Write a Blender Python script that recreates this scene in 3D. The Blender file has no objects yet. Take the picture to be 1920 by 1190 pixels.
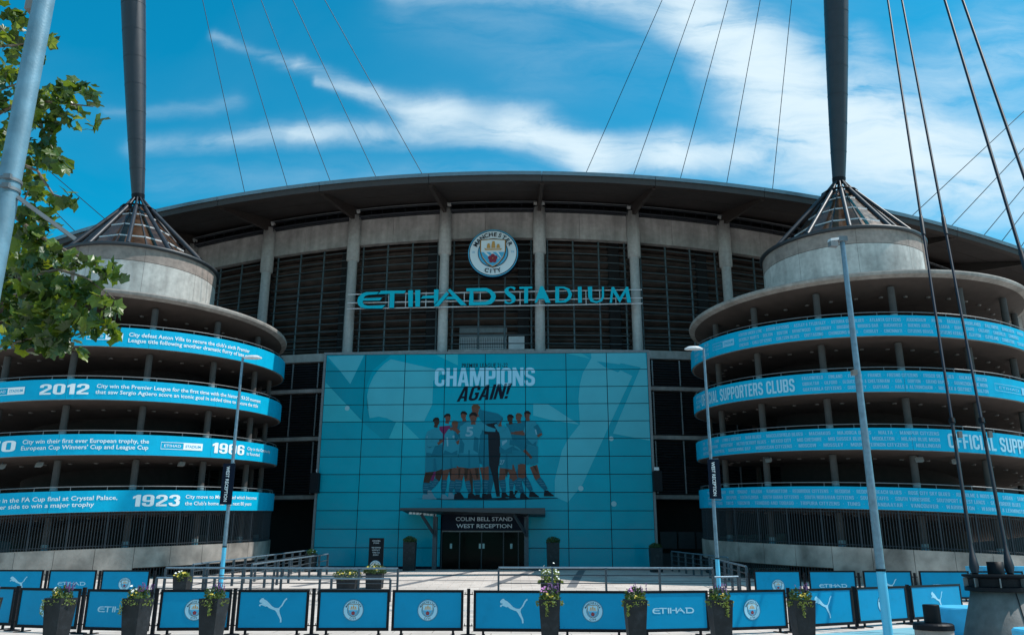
import bpy, math, random
from mathutils import Vector, Matrix
from mathutils.geometry import tessellate_polygon
random.seed(7)
R = math.radians
sc = bpy.context.scene
COL = sc.collection

# ------------------------------------------------------------------ camera, sky, sun, exposure
EYE = 1.7
FPX = 1535.0
TILT = math.atan((1040-595)/FPX)
ROLL = R(0.16)
cam = bpy.data.cameras.new('camera'); camo = bpy.data.objects.new('camera', cam); COL.objects.link(camo)
cam.sensor_width = 36; cam.lens = 36*FPX/1920; cam.clip_start = 0.1; cam.clip_end = 6000
F = Vector((0, math.cos(TILT), math.sin(TILT))); U = Vector((0, -math.sin(TILT), math.cos(TILT))); X = Vector((1, 0, 0))
Xr = X*math.cos(ROLL)+U*math.sin(ROLL); Ur = -X*math.sin(ROLL)+U*math.cos(ROLL)
M = Matrix((Xr, Ur, -F)).transposed().to_4x4(); M.translation = Vector((0, 0, EYE))
camo.matrix_world = M
sc.camera = camo

SUN_AZ = R(1.5)      # angle of the sun's compass direction from +X towards +Y
SUN_EL = R(56)
sd = Vector((math.cos(SUN_AZ)*math.cos(SUN_EL), math.sin(SUN_AZ)*math.cos(SUN_EL), math.sin(SUN_EL)))
sl = bpy.data.lights.new('sun', 'SUN'); sl.energy = 3.9; sl.angle = R(0.53); sl.color = (1, .955, .89)
slo = bpy.data.objects.new('sun', sl); COL.objects.link(slo); slo.rotation_euler = sd.to_track_quat('Z', 'Y').to_euler()
sc.view_settings.view_transform = 'Standard'; sc.view_settings.look = 'None'
sc.view_settings.gamma = 1; sc.view_settings.use_curve_mapping = False
sc.view_settings.exposure = 0.45

def ray(u, v):
    x = (u-960)/FPX; y = (595-v)/FPX
    return (Xr*x+Ur*y+F)
def at(u, v, Y):                 # the place seen in direction (u,v) at depth Y
    d = ray(u, v); s = Y/d.y
    return Vector((d.x*s, Y, d.z*s+EYE))
def g2(u, v):
    d = ray(u, v); return (d.x/d.y, d.z/d.y)

w = bpy.data.worlds.new('World'); sc.world = w; w.use_nodes = True
nt = w.node_tree; nt.nodes.clear()
def N(t, **k):
    n = nt.nodes.new(t)
    for a, b in k.items(): setattr(n, a, b)
    return n
def mth(op, a, b=None, c=None, clamp=False):
    n = N('ShaderNodeMath', operation=op); n.use_clamp = clamp
    for i, x in enumerate((a, b, c)):
        if x is None: continue
        if isinstance(x, (int, float)): n.inputs[i].default_value = x
        else: nt.links.new(x, n.inputs[i])
    return n.outputs[0]
sky = N('ShaderNodeTexSky', sky_type='NISHITA'); sky.sun_disc = False
sky.sun_elevation = SUN_EL; sky.sun_rotation = math.pi/2-SUN_AZ
sky.air_density = 1.0; sky.dust_density = .4; sky.ozone_density = 2.2
tint = N('ShaderNodeMix', data_type='RGBA', blend_type='MULTIPLY'); tint.inputs[0].default_value = 1
nt.links.new(sky.outputs[0], tint.inputs[6]); tint.inputs[7].default_value = (.02, 1.03, 1.13, 1)
tc = N('ShaderNodeTexCoord'); sep = N('ShaderNodeSeparateXYZ'); nt.links.new(tc.outputs['Generated'], sep.inputs[0])
ysafe = mth('MAXIMUM', sep.outputs[1], .05)
gx = mth('DIVIDE', sep.outputs[0], ysafe); gz = mth('DIVIDE', sep.outputs[2], ysafe)
cx = N('ShaderNodeCombineXYZ'); nt.links.new(gx, cx.inputs[0]); nt.links.new(gz, cx.inputs[1])
# swirl the lookup a little so that the cirrus edges feather
nz = N('ShaderNodeTexNoise'); nz.inputs['Scale'].default_value = 5; nz.inputs['Detail'].default_value = 6; nz.inputs['Roughness'].default_value = .6
nt.links.new(cx.outputs[0], nz.inputs[0])
def vm(op, a, b=None, s=None):
    n = N('ShaderNodeVectorMath', operation=op)
    for i, x in enumerate((a, b)):
        if x is None: continue
        if isinstance(x, tuple): n.inputs[i].default_value = x
        else: nt.links.new(x, n.inputs[i])
    if s is not None: n.inputs['Scale'].default_value = s
    return n
warp = vm('SCALE', vm('SUBTRACT', nz.outputs['Color'], (.5, .5, .5)).outputs[0], s=.055)
gp_ = vm('ADD', cx.outputs[0], warp.outputs[0])
sp = N('ShaderNodeSeparateXYZ'); nt.links.new(gp_.outputs[0], sp.inputs[0]); px, pz = sp.outputs[0], sp.outputs[1]
clouds = [  # from, to, width at both ends, strength
 ((400,66),(560,118),9,13,.24),((560,118),(700,168),12,12,.30),((600,150),(840,212),7,34,.7),((800,208),(1010,234),36,38,.75),((560,246),(960,250),16,34,.5),((380,262),(700,246),12,22,.22),
 ((250,268),(600,244),18,30,.24),((200,214),(440,184),9,20,.13),
 ((960,235),(1110,285),34,36,1.5),((1100,290),(1270,283),32,36,1.45),((1270,280),(1410,285),32,24,1.15),
 ((760,-30),(1080,-10),40,40,.5),((1060,-25),(1330,40),34,55,1.25),((1300,20),(1440,130),55,70,1.5),((1430,110),(1560,225),75,75,1.7),
 ((1480,240),(1680,265),75,65,1.6),((1650,240),(1790,300),70,80,.85),((1620,330),(1920,300),70,95,.42),((1500,335),(1800,360),40,70,.35),
 ((1700,170),(1900,90),60,80,.28),((1780,330),(2100,420),90,110,.6),((1600,60),(1640,200),30,60,.35),((1000,120),(1500,60),80,120,.08),((1450,280),(2100,200),120,260,.16),((300,335),(1100,330),34,40,.10),((760,20),(1000,60),50,80,.10)]
tot = None
for (a, b, wa, wb, st) in clouds:
    A = g2(*a); B = g2(*b); k = 1/FPX/.93
    dx, dz = B[0]-A[0], B[1]-A[1]; L2 = dx*dx+dz*dz
    qx = mth('SUBTRACT', px, A[0]); qz = mth('SUBTRACT', pz, A[1])
    t = mth('MULTIPLY_ADD', qx, dx/L2, mth('MULTIPLY', qz, dz/L2), clamp=True)
    ex = mth('MULTIPLY_ADD', t, -dx, qx); ez = mth('MULTIPLY_ADD', t, -dz, qz)
    d2 = mth('ADD', mth('MULTIPLY', ex, ex), mth('MULTIPLY', ez, ez))
    ww = mth('MULTIPLY_ADD', t, (wb-wa)*k, wa*k)
    e = mth('DIVIDE', d2, mth('MULTIPLY', ww, ww))
    v = mth('MULTIPLY', mth('EXPONENT', mth('MULTIPLY', e, -1.0)), st)
    tot = v if tot is None else mth('MAXIMUM', tot, v) if st < .12 else mth('ADD', tot, v)
front = mth('GREATER_THAN', sep.outputs[1], .06)
# fibrous texture
mp = N('ShaderNodeMapping'); mp.inputs['Scale'].default_value = (2.4, 9, 1); mp.inputs['Rotation'].default_value = (0, 0, R(22))
nt.links.new(gp_.outputs[0], mp.inputs[0])
n2 = N('ShaderNodeTexNoise'); n2.inputs['Scale'].default_value = 2.6; n2.inputs['Detail'].default_value = 9; n2.inputs['Roughness'].default_value = .62; n2.inputs['Distortion'].default_value = .5
nt.links.new(mp.outputs[0], n2.inputs[0])
fib = N('ShaderNodeMapRange'); fib.inputs[1].default_value = .30; fib.inputs[2].default_value = .70; fib.inputs[3].default_value = .12; fib.inputs[4].default_value = 1.25
nt.links.new(n2.outputs[0], fib.inputs[0])
mask = mth('MULTIPLY', mth('MULTIPLY', tot, fib.outputs[0]), front)
# cirrus elsewhere in the sky, thickened out of view for a more neutral skylight
hz = mth('MAXIMUM', mth('ADD', sep.outputs[2], .12), .05)
ccx = N('ShaderNodeCombineXYZ'); nt.links.new(mth('DIVIDE', sep.outputs[0], hz), ccx.inputs[0]); nt.links.new(mth('DIVIDE', sep.outputs[1], hz), ccx.inputs[1])
n3 = N('ShaderNodeTexNoise'); n3.inputs['Scale'].default_value = .9; n3.inputs['Detail'].default_value = 8; n3.inputs['Distortion'].default_value = .8
nt.links.new(ccx.outputs[0], n3.inputs[0])
gen = N('ShaderNodeMapRange'); gen.inputs[1].default_value = .42; gen.inputs[2].default_value = .72; gen.inputs[3].default_value = .0; gen.inputs[4].default_value = .95
nt.links.new(n3.outputs[0], gen.inputs[0])
gen2 = mth('MULTIPLY', gen.outputs[0], mth('SUBTRACT', 1.0, mth('MULTIPLY', front, .95)))
allm = mth('SUBTRACT', 1.0, mth('EXPONENT', mth('MULTIPLY', mth('ADD', mask, gen2), -1.3)), clamp=True)
cmix = N('ShaderNodeMix', data_type='RGBA'); nt.links.new(allm, cmix.inputs[0]); nt.links.new(tint.outputs[2], cmix.inputs[6])
cmix.inputs[7].default_value = (5.3, 6.4, 7.0, 1)
bg = N('ShaderNodeBackground'); bg.inputs[1].default_value = .108
nt.links.new(cmix.outputs[2], bg.inputs[0])
wo = N('ShaderNodeOutputWorld'); nt.links.new(bg.outputs[0], wo.inputs[0])

# ------------------------------------------------------------------ materials
MATS = {}
def mat(name, col, rough=.6, metal=0, var=.0, vscale=3, bump=0, bscale=40, spec=.5, stain=0, coat=0, streak=0, transl=0, emit=0):
    if name in MATS: return MATS[name]
    m = bpy.data.materials.new(name); m.use_nodes = True; t = m.node_tree; b = t.nodes['Principled BSDF']
    b.inputs['Base Color'].default_value = (*col, 1); b.inputs['Roughness'].default_value = rough; b.inputs['Metallic'].default_value = metal
    b.inputs['Specular IOR Level'].default_value = spec; b.inputs['Coat Weight'].default_value = coat
    geo = t.nodes.new('ShaderNodeNewGeometry'); cur = None
    def rgbmul(fac_out, lo, hi, prev):
        mr = t.nodes.new('ShaderNodeMapRange'); mr.inputs[1].default_value = .3; mr.inputs[2].default_value = .7
        mr.inputs[3].default_value = lo; mr.inputs[4].default_value = hi; t.links.new(fac_out, mr.inputs[0])
        mx = t.nodes.new('ShaderNodeVectorMath'); mx.operation = 'SCALE'
        if prev is None: mx.inputs[0].default_value = col
        else: t.links.new(prev, mx.inputs[0])
        t.links.new(mr.outputs[0], mx.inputs['Scale']); return mx.outputs[0]
    def noise(sc_, det=5, mapscale=None, dist=0):
        n = t.nodes.new('ShaderNodeTexNoise'); n.inputs['Scale'].default_value = sc_; n.inputs['Detail'].default_value = det; n.inputs['Distortion'].default_value = dist
        src = geo.outputs['Position']
        if mapscale:
            mp_ = t.nodes.new('ShaderNodeMapping'); mp_.inputs['Scale'].default_value = mapscale; t.links.new(src, mp_.inputs[0]); src = mp_.outputs[0]
        t.links.new(src, n.inputs[0]); return n.outputs['Fac']
    if var: cur = rgbmul(noise(vscale, 6), 1-var, 1+var, cur)
    if stain: cur = rgbmul(noise(.55, 8, dist=.6), 1-stain, 1+stain*.6, cur)
    if streak: cur = rgbmul(noise(2.2, 5, (1, 1, .12)), 1-streak, 1+streak*.5, cur)
    if cur is not None: t.links.new(cur, b.inputs['Base Color'])
    if rough < .9 and var:
        mr = t.nodes.new('ShaderNodeMapRange'); mr.inputs[3].default_value = rough-.08; mr.inputs[4].default_value = rough+.1
        t.links.new(noise(vscale*2.3), mr.inputs[0]); t.links.new(mr.outputs[0], b.inputs['Roughness'])
    if bump:
        bp = t.nodes.new('ShaderNodeBump'); bp.inputs['Strength'].default_value = bump; bp.inputs['Distance'].default_value = .02
        t.links.new(noise(bscale, 4), bp.inputs['Height']); t.links.new(bp.outputs[0], b.inputs['Normal'])
    if transl:
        tr = t.nodes.new('ShaderNodeBsdfTranslucent'); tr.inputs[0].default_value = (col[0]*3.2, col[1]*2.4, col[2]*.8, 1)
        ms = t.nodes.new('ShaderNodeMixShader'); ms.inputs[0].default_value = transl
        o = t.nodes['Material Output']; t.links.new(b.outputs[0], ms.inputs[1]); t.links.new(tr.outputs[0], ms.inputs[2]); t.links.new(ms.outputs[0], o.inputs[0])
    MATS[name] = m; return m
CONC = mat('weathered_concrete', (.29, .262, .24), .85, var=.14, vscale=5, stain=.25, streak=.2, bump=.3, bscale=30)
CONCB = mat('stained_base_concrete', (.30, .27, .245), .85, var=.22, vscale=2.2, stain=.55, bump=.3, bscale=25)
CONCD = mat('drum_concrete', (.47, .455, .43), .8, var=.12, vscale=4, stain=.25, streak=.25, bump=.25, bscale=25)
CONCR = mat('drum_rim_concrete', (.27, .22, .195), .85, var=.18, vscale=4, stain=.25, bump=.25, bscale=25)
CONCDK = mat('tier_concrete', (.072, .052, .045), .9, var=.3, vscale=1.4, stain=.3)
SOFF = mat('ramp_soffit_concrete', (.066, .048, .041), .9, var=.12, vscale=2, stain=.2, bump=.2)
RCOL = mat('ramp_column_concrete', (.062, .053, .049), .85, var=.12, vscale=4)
COLC = mat('column_concrete', (.37, .36, .35), .8, var=.12, vscale=5, streak=.25, bump=.25)
BEAMC = mat('beam_concrete', (.31, .295, .285), .85, var=.12, vscale=3, stain=.25, streak=.25, bump=.25)
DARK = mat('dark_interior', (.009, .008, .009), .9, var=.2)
BLACK = mat('black_paint', (.006, .007, .010), .5, var=.15, vscale=8, spec=.14)
NAVY = mat('navy_paint', (.003, .007, .020), .5, var=.1, vscale=6, spec=.12)
LOUV = mat('louvre_metal', (.02, .023, .03), .5, metal=.3, var=.15)
GREYM = mat('grey_metal', (.16, .17, .18), .5, metal=.5, var=.15, vscale=6)
FENCEM = mat('fence_steel', (.028, .035, .043), .55, spec=.25, var=.12, vscale=7)
RAILM = mat('rail_paint', (.05, .066, .082), .5, metal=.3, var=.12, vscale=7)
GALV = mat('galvanised_steel', (.15, .215, .27), .42, metal=.45, var=.18, vscale=9, bump=.1)
PALEP = mat('pale_blue_pole', (.12, .23, .30), .5, metal=.2, var=.2, vscale=5, bump=.12)
GRIDM = mat('grid_steel', (.065, .09, .10), .5, metal=.3, var=.15)
MAST = mat('mast_steel', (.022, .024, .031), .45, metal=.15, var=.1, vscale=1.5)
ROOFM = mat('roof_edge_metal', (.16, .19, .22), .35, metal=.7, var=.1)
ROOFT = mat('roof_top_metal', (.5, .55, .6), .4, metal=.5, var=.08)
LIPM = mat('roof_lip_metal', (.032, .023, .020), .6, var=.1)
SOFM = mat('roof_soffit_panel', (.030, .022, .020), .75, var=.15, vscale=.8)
WHITEM = mat('white_steel', (.55, .56, .58), .45, var=.1)
WHITE = mat('white_print', (.80, .84, .86), .55)
BAND = mat('sky_blue_banner', (.0, .375, .60), .5, var=.05, vscale=2, spec=.15)
PALEPR = mat('pale_blue_print', (.33, .60, .74), .55)
PALEPR2 = mat('soft_blue_print', (.20, .50, .70), .55)
SIGNB = mat('turquoise_sign', (.0, .42, .54), .4, var=.03, spec=.2)
SIGNE = mat('sign_edge', (.0, .05, .10), .5)
PANB = mat('barrier_blue', (.0, .25, .46), .45, var=.05, vscale=2, spec=.15)
LCY = mat('cyan_pole_paint', (.10, .50, .74), .4, var=.06)
PAVE = None
BRONZE = mat('bronze_glass', (.085, .045, .026), .16, metal=.3, var=.6, vscale=1.3, spec=.35)
CABLE = mat('cable_steel', (.012, .018, .032), .5, spec=.25)
CABLEC = mat('cable_sleeve', (.018, .021, .028), .5, spec=.25)
SOIL = mat('soil', (.03, .022, .015), .95)
PLANT = mat('dark_planter', (.014, .016, .019), .6, spec=.25, var=.25, vscale=6, bump=.15)
LEAF = mat('plane_leaf', (.058, .108, .017), .38, var=.5, vscale=3.2, transl=.38)
LEAF2 = mat('shrub_leaf', (.03, .065, .014), .6, var=.4, vscale=9, transl=.2)
LEAF3 = mat('trailing_leaf', (.13, .18, .04), .6, var=.4, vscale=12, transl=.25)
BARK = mat('bark', (.15, .115, .085), .9, var=.3, vscale=12, bump=.4)
YEL = mat('yellow_petal', (.55, .42, .05), .7); PUR = mat('purple_petal', (.10, .035, .14), .7); PINK = mat('pink_petal', (.55, .22, .50), .7)
WPET = mat('white_petal', (.75, .75, .70), .7)
GOLD = mat('gold_print', (.50, .27, .07), .5); RED = mat('red_print', (.22, .008, .03), .5); SKYP = mat('sky_print', (.06, .36, .58), .5)
LAMPH = mat('lamp_head_white', (.45, .45, .44), .5)
LAMPG = mat('fitting_white', (.17, .155, .145), .5)
CYB = mat('cyan_block_paint', (.06, .42, .66), .5, var=.1, vscale=4)
SOLEDK = mat('rubber', (.01, .01, .012), .8)

def glassmat(name, col, rough, metal, spec):
    m = mat(name, col, rough, metal=metal, var=.05, vscale=.7, spec=spec); return m
GLB = glassmat('printed_glass_blue', (.0, .275, .375), .12, 0, .2)
GLD = glassmat('dark_door_glass', (.004, .0035, .0035), .06, .0, .05)

# ------------------------------------------------------------------ mesh helpers
class MB:
    def __init__(s): s.v = []; s.f = []; s.m = []; s.smooth = []
    def add(s, vs, fs, mi=0, sm=False):
        o = len(s.v); s.v += [tuple(p) for p in vs]
        for f in fs: s.f.append(tuple(i+o for i in f)); s.m.append(mi); s.smooth.append(sm)
        return s
    def box(s, a, b, mi=0):
        x0, y0, z0 = a; x1, y1, z1 = b
        return s.add([(x0,y0,z0),(x1,y0,z0),(x1,y1,z0),(x0,y1,z0),(x0,y0,z1),(x1,y0,z1),(x1,y1,z1),(x0,y1,z1)],
              [(0,3,2,1),(4,5,6,7),(0,1,5,4),(1,2,6,5),(2,3,7,6),(3,0,4,7)], mi)
    def obox(s, c, ax, ay, az, mi=0):     # oriented box: centre and three half vectors
        c, ax, ay, az = map(Vector, (c, ax, ay, az)); vs = []
        for k in (-1, 1):
            for i, j in ((-1,-1),(1,-1),(1,1),(-1,1)): vs.append(c+ax*i+ay*j+az*k)
        return s.add(vs, [(0,3,2,1),(4,5,6,7),(0,1,5,4),(1,2,6,5),(2,3,7,6),(3,0,4,7)], mi)
    def bar(s, p, q, wd, dp, mi=0, up=(0,0,1)):
        p, q = Vector(p), Vector(q); d = (q-p); L = d.length; d.normalize(); sx = d.cross(Vector(up))
        if sx.length < 1e-4: sx = Vector((1,0,0))
        sx.normalize(); sy = sx.cross(d)
        return s.obox((p+q)/2, sx*wd/2, sy*dp/2, d*L/2, mi)
    def tube(s, pts, rs, n=8, mi=0, cap=True):
        pts = [Vector(p) for p in pts]
        if isinstance(rs, (int, float)): rs = [rs]*len(pts)
        rings = []; ref = None
        for i, p in enumerate(pts):
            d = (pts[min(i+1, len(pts)-1)]-pts[max(i-1, 0)]).normalized()
            if ref is None: ref = d.orthogonal().normalized()
            a = (ref-d*ref.dot(d)).normalized(); ref = a; b = d.cross(a)
            rings.append([p+(a*math.cos(2*math.pi*k/n)+b*math.sin(2*math.pi*k/n))*rs[i] for k in range(n)])
        vs = [v for r in rings for v in r]; fs = []
        for i in range(len(pts)-1):
            for k in range(n): fs.append((i*n+k, i*n+(k+1) % n, (i+1)*n+(k+1) % n, (i+1)*n+k))
        s.add(vs, fs, mi, True)
        if cap: s.add(rings[0], [tuple(reversed(range(n)))], mi); s.add(rings[-1], [tuple(range(n))], mi)
        return s
    def lathe(s, prof, n=32, c=(0,0,0), mi=0, sm=True, a0=0, a1=360):
        full = abs(a1-a0-360) < 1e-6; m = n if full else n+1; vs = []
        for r_, z in prof:
            for k in range(m):
                a = R(a0+(a1-a0)*k/n); vs.append((c[0]+r_*math.cos(a), c[1]+r_*math.sin(a), c[2]+z))
        fs = []
        for i in range(len(prof)-1):
            for k in range(n):
                k2 = (k+1) % m; fs.append((i*m+k, i*m+k2, (i+1)*m+k2, (i+1)*m+k))
        return s.add(vs, fs, mi, sm)
    def build(s, name, mats, parent=None, loc=None, kind=None):
        me = bpy.data.meshes.new(name); me.from_pydata(s.v, [], s.f)
        if not isinstance(mats, (list, tuple)): mats = [mats]
        for m_ in mats: me.materials.append(m_)
        me.polygons.foreach_set('material_index', s.m); me.polygons.foreach_set('use_smooth', s.smooth); me.update()
        return link(name, me, parent, loc, kind)
def link(name, me, parent=None, loc=None, kind=None, rz=0):
    o = bpy.data.objects.new(name, me); COL.objects.link(o)
    if parent is not None: o.parent = parent
    if loc is not None: o.location = loc
    if rz: o.rotation_euler = (0, 0, rz)
    if kind: o['kind'] = kind
    return o
def thing(name, label, cat, loc=(0,0,0), rz=0, group=None):
    o = link(name, None, None, loc, rz=rz); o['label'] = label; o['category'] = cat
    if group: o['group'] = group
    return o
def tag(o, label, cat, group=None):
    o['label'] = label; o['category'] = cat
    if group: o['group'] = group
    return o
def copy_tree(o, parent=None):
    c = o.copy(); COL.objects.link(c)
    if parent is not None: c.parent = parent
    for ch in [q for q in bpy.data.objects if q.parent == o]: copy_tree(ch, c)
    return c

# flat lettering: normalised so that capital height = 1
_tc = {}
def text2d(s, bold=0.0, res=3):
    k = (s, bold, res)
    if k in _tc: return _tc[k]
    cu = bpy.data.curves.new('t', 'FONT'); cu.body = s; cu.resolution_u = res; cu.offset = bold; cu.fill_mode = 'FRONT'
    ob = bpy.data.objects.new('t', cu); me = bpy.data.meshes.new_from_object(ob)
    me.calc_loop_triangles()
    vs = [(v.co.x, v.co.y) for v in me.vertices]; ts = [tuple(t.vertices) for t in me.loop_triangles]
    bpy.data.objects.remove(ob); bpy.data.curves.remove(cu); bpy.data.meshes.remove(me)
    H = .70
    x0 = min(v[0] for v in vs); x1 = max(v[0] for v in vs)
    vs = [((x-x0)/H, y/H) for x, y in vs]
    _tc[k] = (vs, ts, (x1-x0)/H); return _tc[k]

# heavy condensed capitals drawn as polygons (outer loop, holes) on a unit-high grid
def _arc(cx_, cy_, r_, a0, a1, n=4): return [(cx_+r_*math.cos(R(a0+(a1-a0)*i/n)), cy_+r_*math.sin(R(a0+(a1-a0)*i/n))) for i in range(n+1)]
def _rr(x0, y0, x1, y1, r_): return _arc(x1-r_, y1-r_, r_, 0, 90)+_arc(x0+r_, y1-r_, r_, 90, 180)+_arc(x0+r_, y0+r_, r_, 180, 270)+_arc(x1-r_, y0+r_, r_, 270, 360)
def _rib(p, t):
    l, r_ = [], []
    for i in range(len(p)):
        a = Vector(p[max(i-1, 0)]); b = Vector(p[i]); c = Vector(p[min(i+1, len(p)-1)])
        d0 = (b-a).normalized() if i else (c-b).normalized(); d1 = (c-b).normalized() if i < len(p)-1 else d0
        n0 = Vector((-d0.y, d0.x)); n1 = Vector((-d1.y, d1.x)); m = n0+n1
        m = m.normalized() if m.length > .01 else n0; k = min(1/max(m.dot(n0), .35), 1.8)
        l.append(tuple(b+m*k*t/2)); r_.append(tuple(b-m*k*t/2))
    return l+r_[::-1]
T_ = .165; W_0 = .5; C_ = T_/2; RA = .14
_tr = _arc(W_0-C_-RA, 1-C_-RA, RA, 0, 90); _tl = _arc(C_+RA, 1-C_-RA, RA, 90, 180); _bl = _arc(C_+RA, C_+RA, RA, 180, 270); _br = _arc(W_0-C_-RA, C_+RA, RA, 270, 360)
def _b(x0, y0, x1, y1): return [(x0, y0), (x1, y0), (x1, y1), (x0, y1)]
_O = [_rr(0, 0, .5, 1, .2), _rr(T_, T_, .5-T_, 1-T_, .05)]
_bowl = [(0,0),(T_,0),(T_,.38),(.32,.38)]+_arc(.34,.54,.16,-90,0)+_arc(.34,.84,.16,0,90)+[(0,1)]
_hole = [(T_,.54),(.335,.54),(.335,.84),(T_,.84)]
GLY = {
'O': (.5, [_O]), '0': (.5, [_O]), 'C': (.5, [[_rib([(.5-C_,.64)]+_tr+_tl+_bl+_br+[(.5-C_,.36)], T_)]]),
'G': (.5, [[_rib([(.5-C_,.68)]+_tr+_tl+_bl+_br+[(.5-C_,.46),(.27,.46)], T_*.95)]]),
'S': (.5, [[_rib([(.5-C_,.70)]+_tr+_tl+[(C_,.70)]+_arc(C_+.12,.66,.12,180,240,2)+[(.25,.5)]+_arc(.5-C_-.12,.34,.12,60,0,2)+_br[::-1]+_bl[::-1]+[(C_,.30)], T_)]]),
'I': (T_, [[_b(0,0,T_,1)]]), 'L': (.42, [[[(0,0),(.42,0),(.42,T_),(T_,T_),(T_,1),(0,1)]]]),
'E': (.43, [[[(0,0),(.43,0),(.43,.15),(T_,.15),(T_,.42),(.39,.42),(.39,.57),(T_,.57),(T_,.85),(.43,.85),(.43,1),(0,1)]]]),
'F': (.42, [[[(0,0),(T_,0),(T_,.42),(.38,.42),(.38,.57),(T_,.57),(T_,.85),(.42,.85),(.42,1),(0,1)]]]),
'H': (.5, [[[(0,0),(T_,0),(T_,.42),(.335,.42),(.335,0),(.5,0),(.5,1),(.335,1),(.335,.57),(T_,.57),(T_,1),(0,1)]]]),
'T': (.46, [[[(.148,0),(.312,0),(.312,.85),(.46,.85),(.46,1),(0,1),(0,.85),(.148,.85)]]]),
'A': (.54, [[[(0,0),(.16,0),(.19,.2),(.35,.2),(.38,0),(.54,0),(.37,1),(.17,1)],[(.215,.34),(.325,.34),(.27,.74)]]]),
'M': (.68, [[[(0,0),(.15,0),(.15,.6),(.28,0),(.40,0),(.53,.6),(.53,0),(.68,0),(.68,1),(.47,1),(.34,.42),(.21,1),(0,1)]]]),
'N': (.52, [[[(0,0),(.15,0),(.15,.55),(.36,0),(.52,0),(.52,1),(.37,1),(.37,.45),(.16,1),(0,1)]]]),
'P': (.5, [[_bowl,_hole]]), 'R': (.51, [[[(0,0),(T_,0),(T_,.38),(.25,.38),(.34,0),(.51,0),(.41,.43)]+_arc(.34,.58,.16,-40,0,2)+_arc(.34,.84,.16,0,90)+[(0,1)],_hole]]),
'B': (.5, [[[(0,0)]+_arc(.35,.15,.15,-90,0)+[(.5,.40),(.45,.51),(.49,.62)]+_arc(.35,.86,.14,0,90)+[(0,1)],[(T_,.15),(.34,.15),(.34,.43),(T_,.43)],[(T_,.58),(.33,.58),(.33,.85),(T_,.85)]]]),
'D': (.5, [[[(0,0)]+_arc(.32,.18,.18,-90,0)+_arc(.32,.82,.18,0,90)+[(0,1)],[(T_,.15),(.29,.15),(.335,.2),(.335,.8),(.29,.85),(T_,.85)]]]),
'U': (.5, [[_rib([(C_,1)]+_bl+_br+[(.5-C_,1)], T_)]]), 'J': (.4, [[_rib([(C_,.3)]+_arc(.2,.2,.12,180,360,5)+[(.32,1)], T_*.9)]]),
'K': (.53, [[[(0,0),(T_,0),(T_,.34),(.21,.42),(.36,0),(.53,0),(.32,.56),(.52,1),(.35,1),(T_,.6),(T_,1),(0,1)]]]),
'V': (.52, [[[(.18,0),(.34,0),(.52,1),(.36,1),(.26,.3),(.16,1),(0,1)]]]), 'W': (.76, [[[(.12,0),(.28,0),(.38,.6),(.48,0),(.64,0),(.76,1),(.61,1),(.55,.42),(.46,1),(.30,1),(.21,.42),(.15,1),(0,1)]]]),
'X': (.52, [[[(0,0),(.17,0),(.26,.32),(.35,0),(.52,0),(.34,.5),(.52,1),(.35,1),(.26,.68),(.17,1),(0,1),(.18,.5)]]]),
'Y': (.5, [[[(.17,0),(.33,0),(.33,.4),(.5,1),(.34,1),(.25,.6),(.16,1),(0,1),(.17,.4)]]]),
'Z': (.44, [[[(0,0),(.44,0),(.44,.15),(.18,.15),(.44,.86),(.44,1),(0,1),(0,.85),(.25,.85),(0,.14)]]]),
'Q': (.5, [_O]), '&': (.5, [[_rr(0,0,.44,.5,.14),_rr(.15,.14,.29,.36,.03)],[_rr(.05,.52,.39,1,.12),_rr(.17,.65,.27,.87,.02)]]),
'1': (.32, [[[(.12,0),(.32,0),(.32,1),(.17,1),(0,.84),(0,.64),(.12,.73)]]]),
'2': (.5, [[_rib([(C_,.66)]+_tl[::-1]+_tr[::-1]+[(.5-C_,.58),(C_+.02,.22),(C_+.02,C_),(.5,C_)], T_)]]),
'3': (.5, [[_rib([(C_,.70)]+_tl[::-1]+_tr[::-1]+[(.5-C_,.62),(.33,.51),(.5-C_,.40)]+_br[::-1]+_bl[::-1]+[(C_,.30)], T_)]]),
'7': (.48, [[[(0,1),(.48,1),(.48,.84),(.29,0),(.10,0),(.30,.83),(0,.83)]]]), '8': (.5, [[_rr(0,0,.5,1,.2),_rr(T_,.14,.5-T_,.43,.04),_rr(T_,.58,.5-T_,.86,.04)]]),
'-': (.2, [[_b(.03,.43,.17,.57)]]), "'": (.12, [[_b(0,.7,.12,1)]]), '!': (.2, [[[(.04,.27),(.16,.27),(.2,1),(0,1)]],[_b(.02,0,.18,.17)]]), ' ': (.22, []), '.': (.16, [[_b(0,0,.15,.15)]])}
_s6 = [[(.5,.70)]+_arc(.3,.8,.2,0,90)+_arc(.2,.8,.2,90,180)+_arc(.2,.2,.2,180,270)+_arc(.3,.2,.2,270,360)+_arc(.36,.47,.14,0,90)+[(T_,.61),(T_,.80),(T_+.05,.85),(.285,.85),(.335,.80),(.335,.70)],_rr(T_,.15,.335,.46,.04)]
GLY['6'] = (.5, [_s6]); GLY['9'] = (.5, [[[(.5-x, 1-y) for x, y in l] for l in _s6]])
_gt = {}
def glyph(ch):
    if ch not in _gt:
        wd, shapes = GLY[ch]; vs = []; ts = []
        for loops in shapes:
            o = len(vs); L3 = [[Vector((p[0], p[1], 0)) for p in l] for l in loops]
            for l in loops: vs += [tuple(p) for p in l]
            for t in tessellate_polygon(L3):
                a, b, c = [vs[o+i] for i in t]
                ar = (b[0]-a[0])*(c[1]-a[1])-(b[1]-a[1])*(c[0]-a[0])
                if abs(ar) > 1e-7: ts.append(tuple(o+i for i in (t if ar > 0 else t[::-1])))
        _gt[ch] = (wd, vs, ts)
    return _gt[ch]
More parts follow.
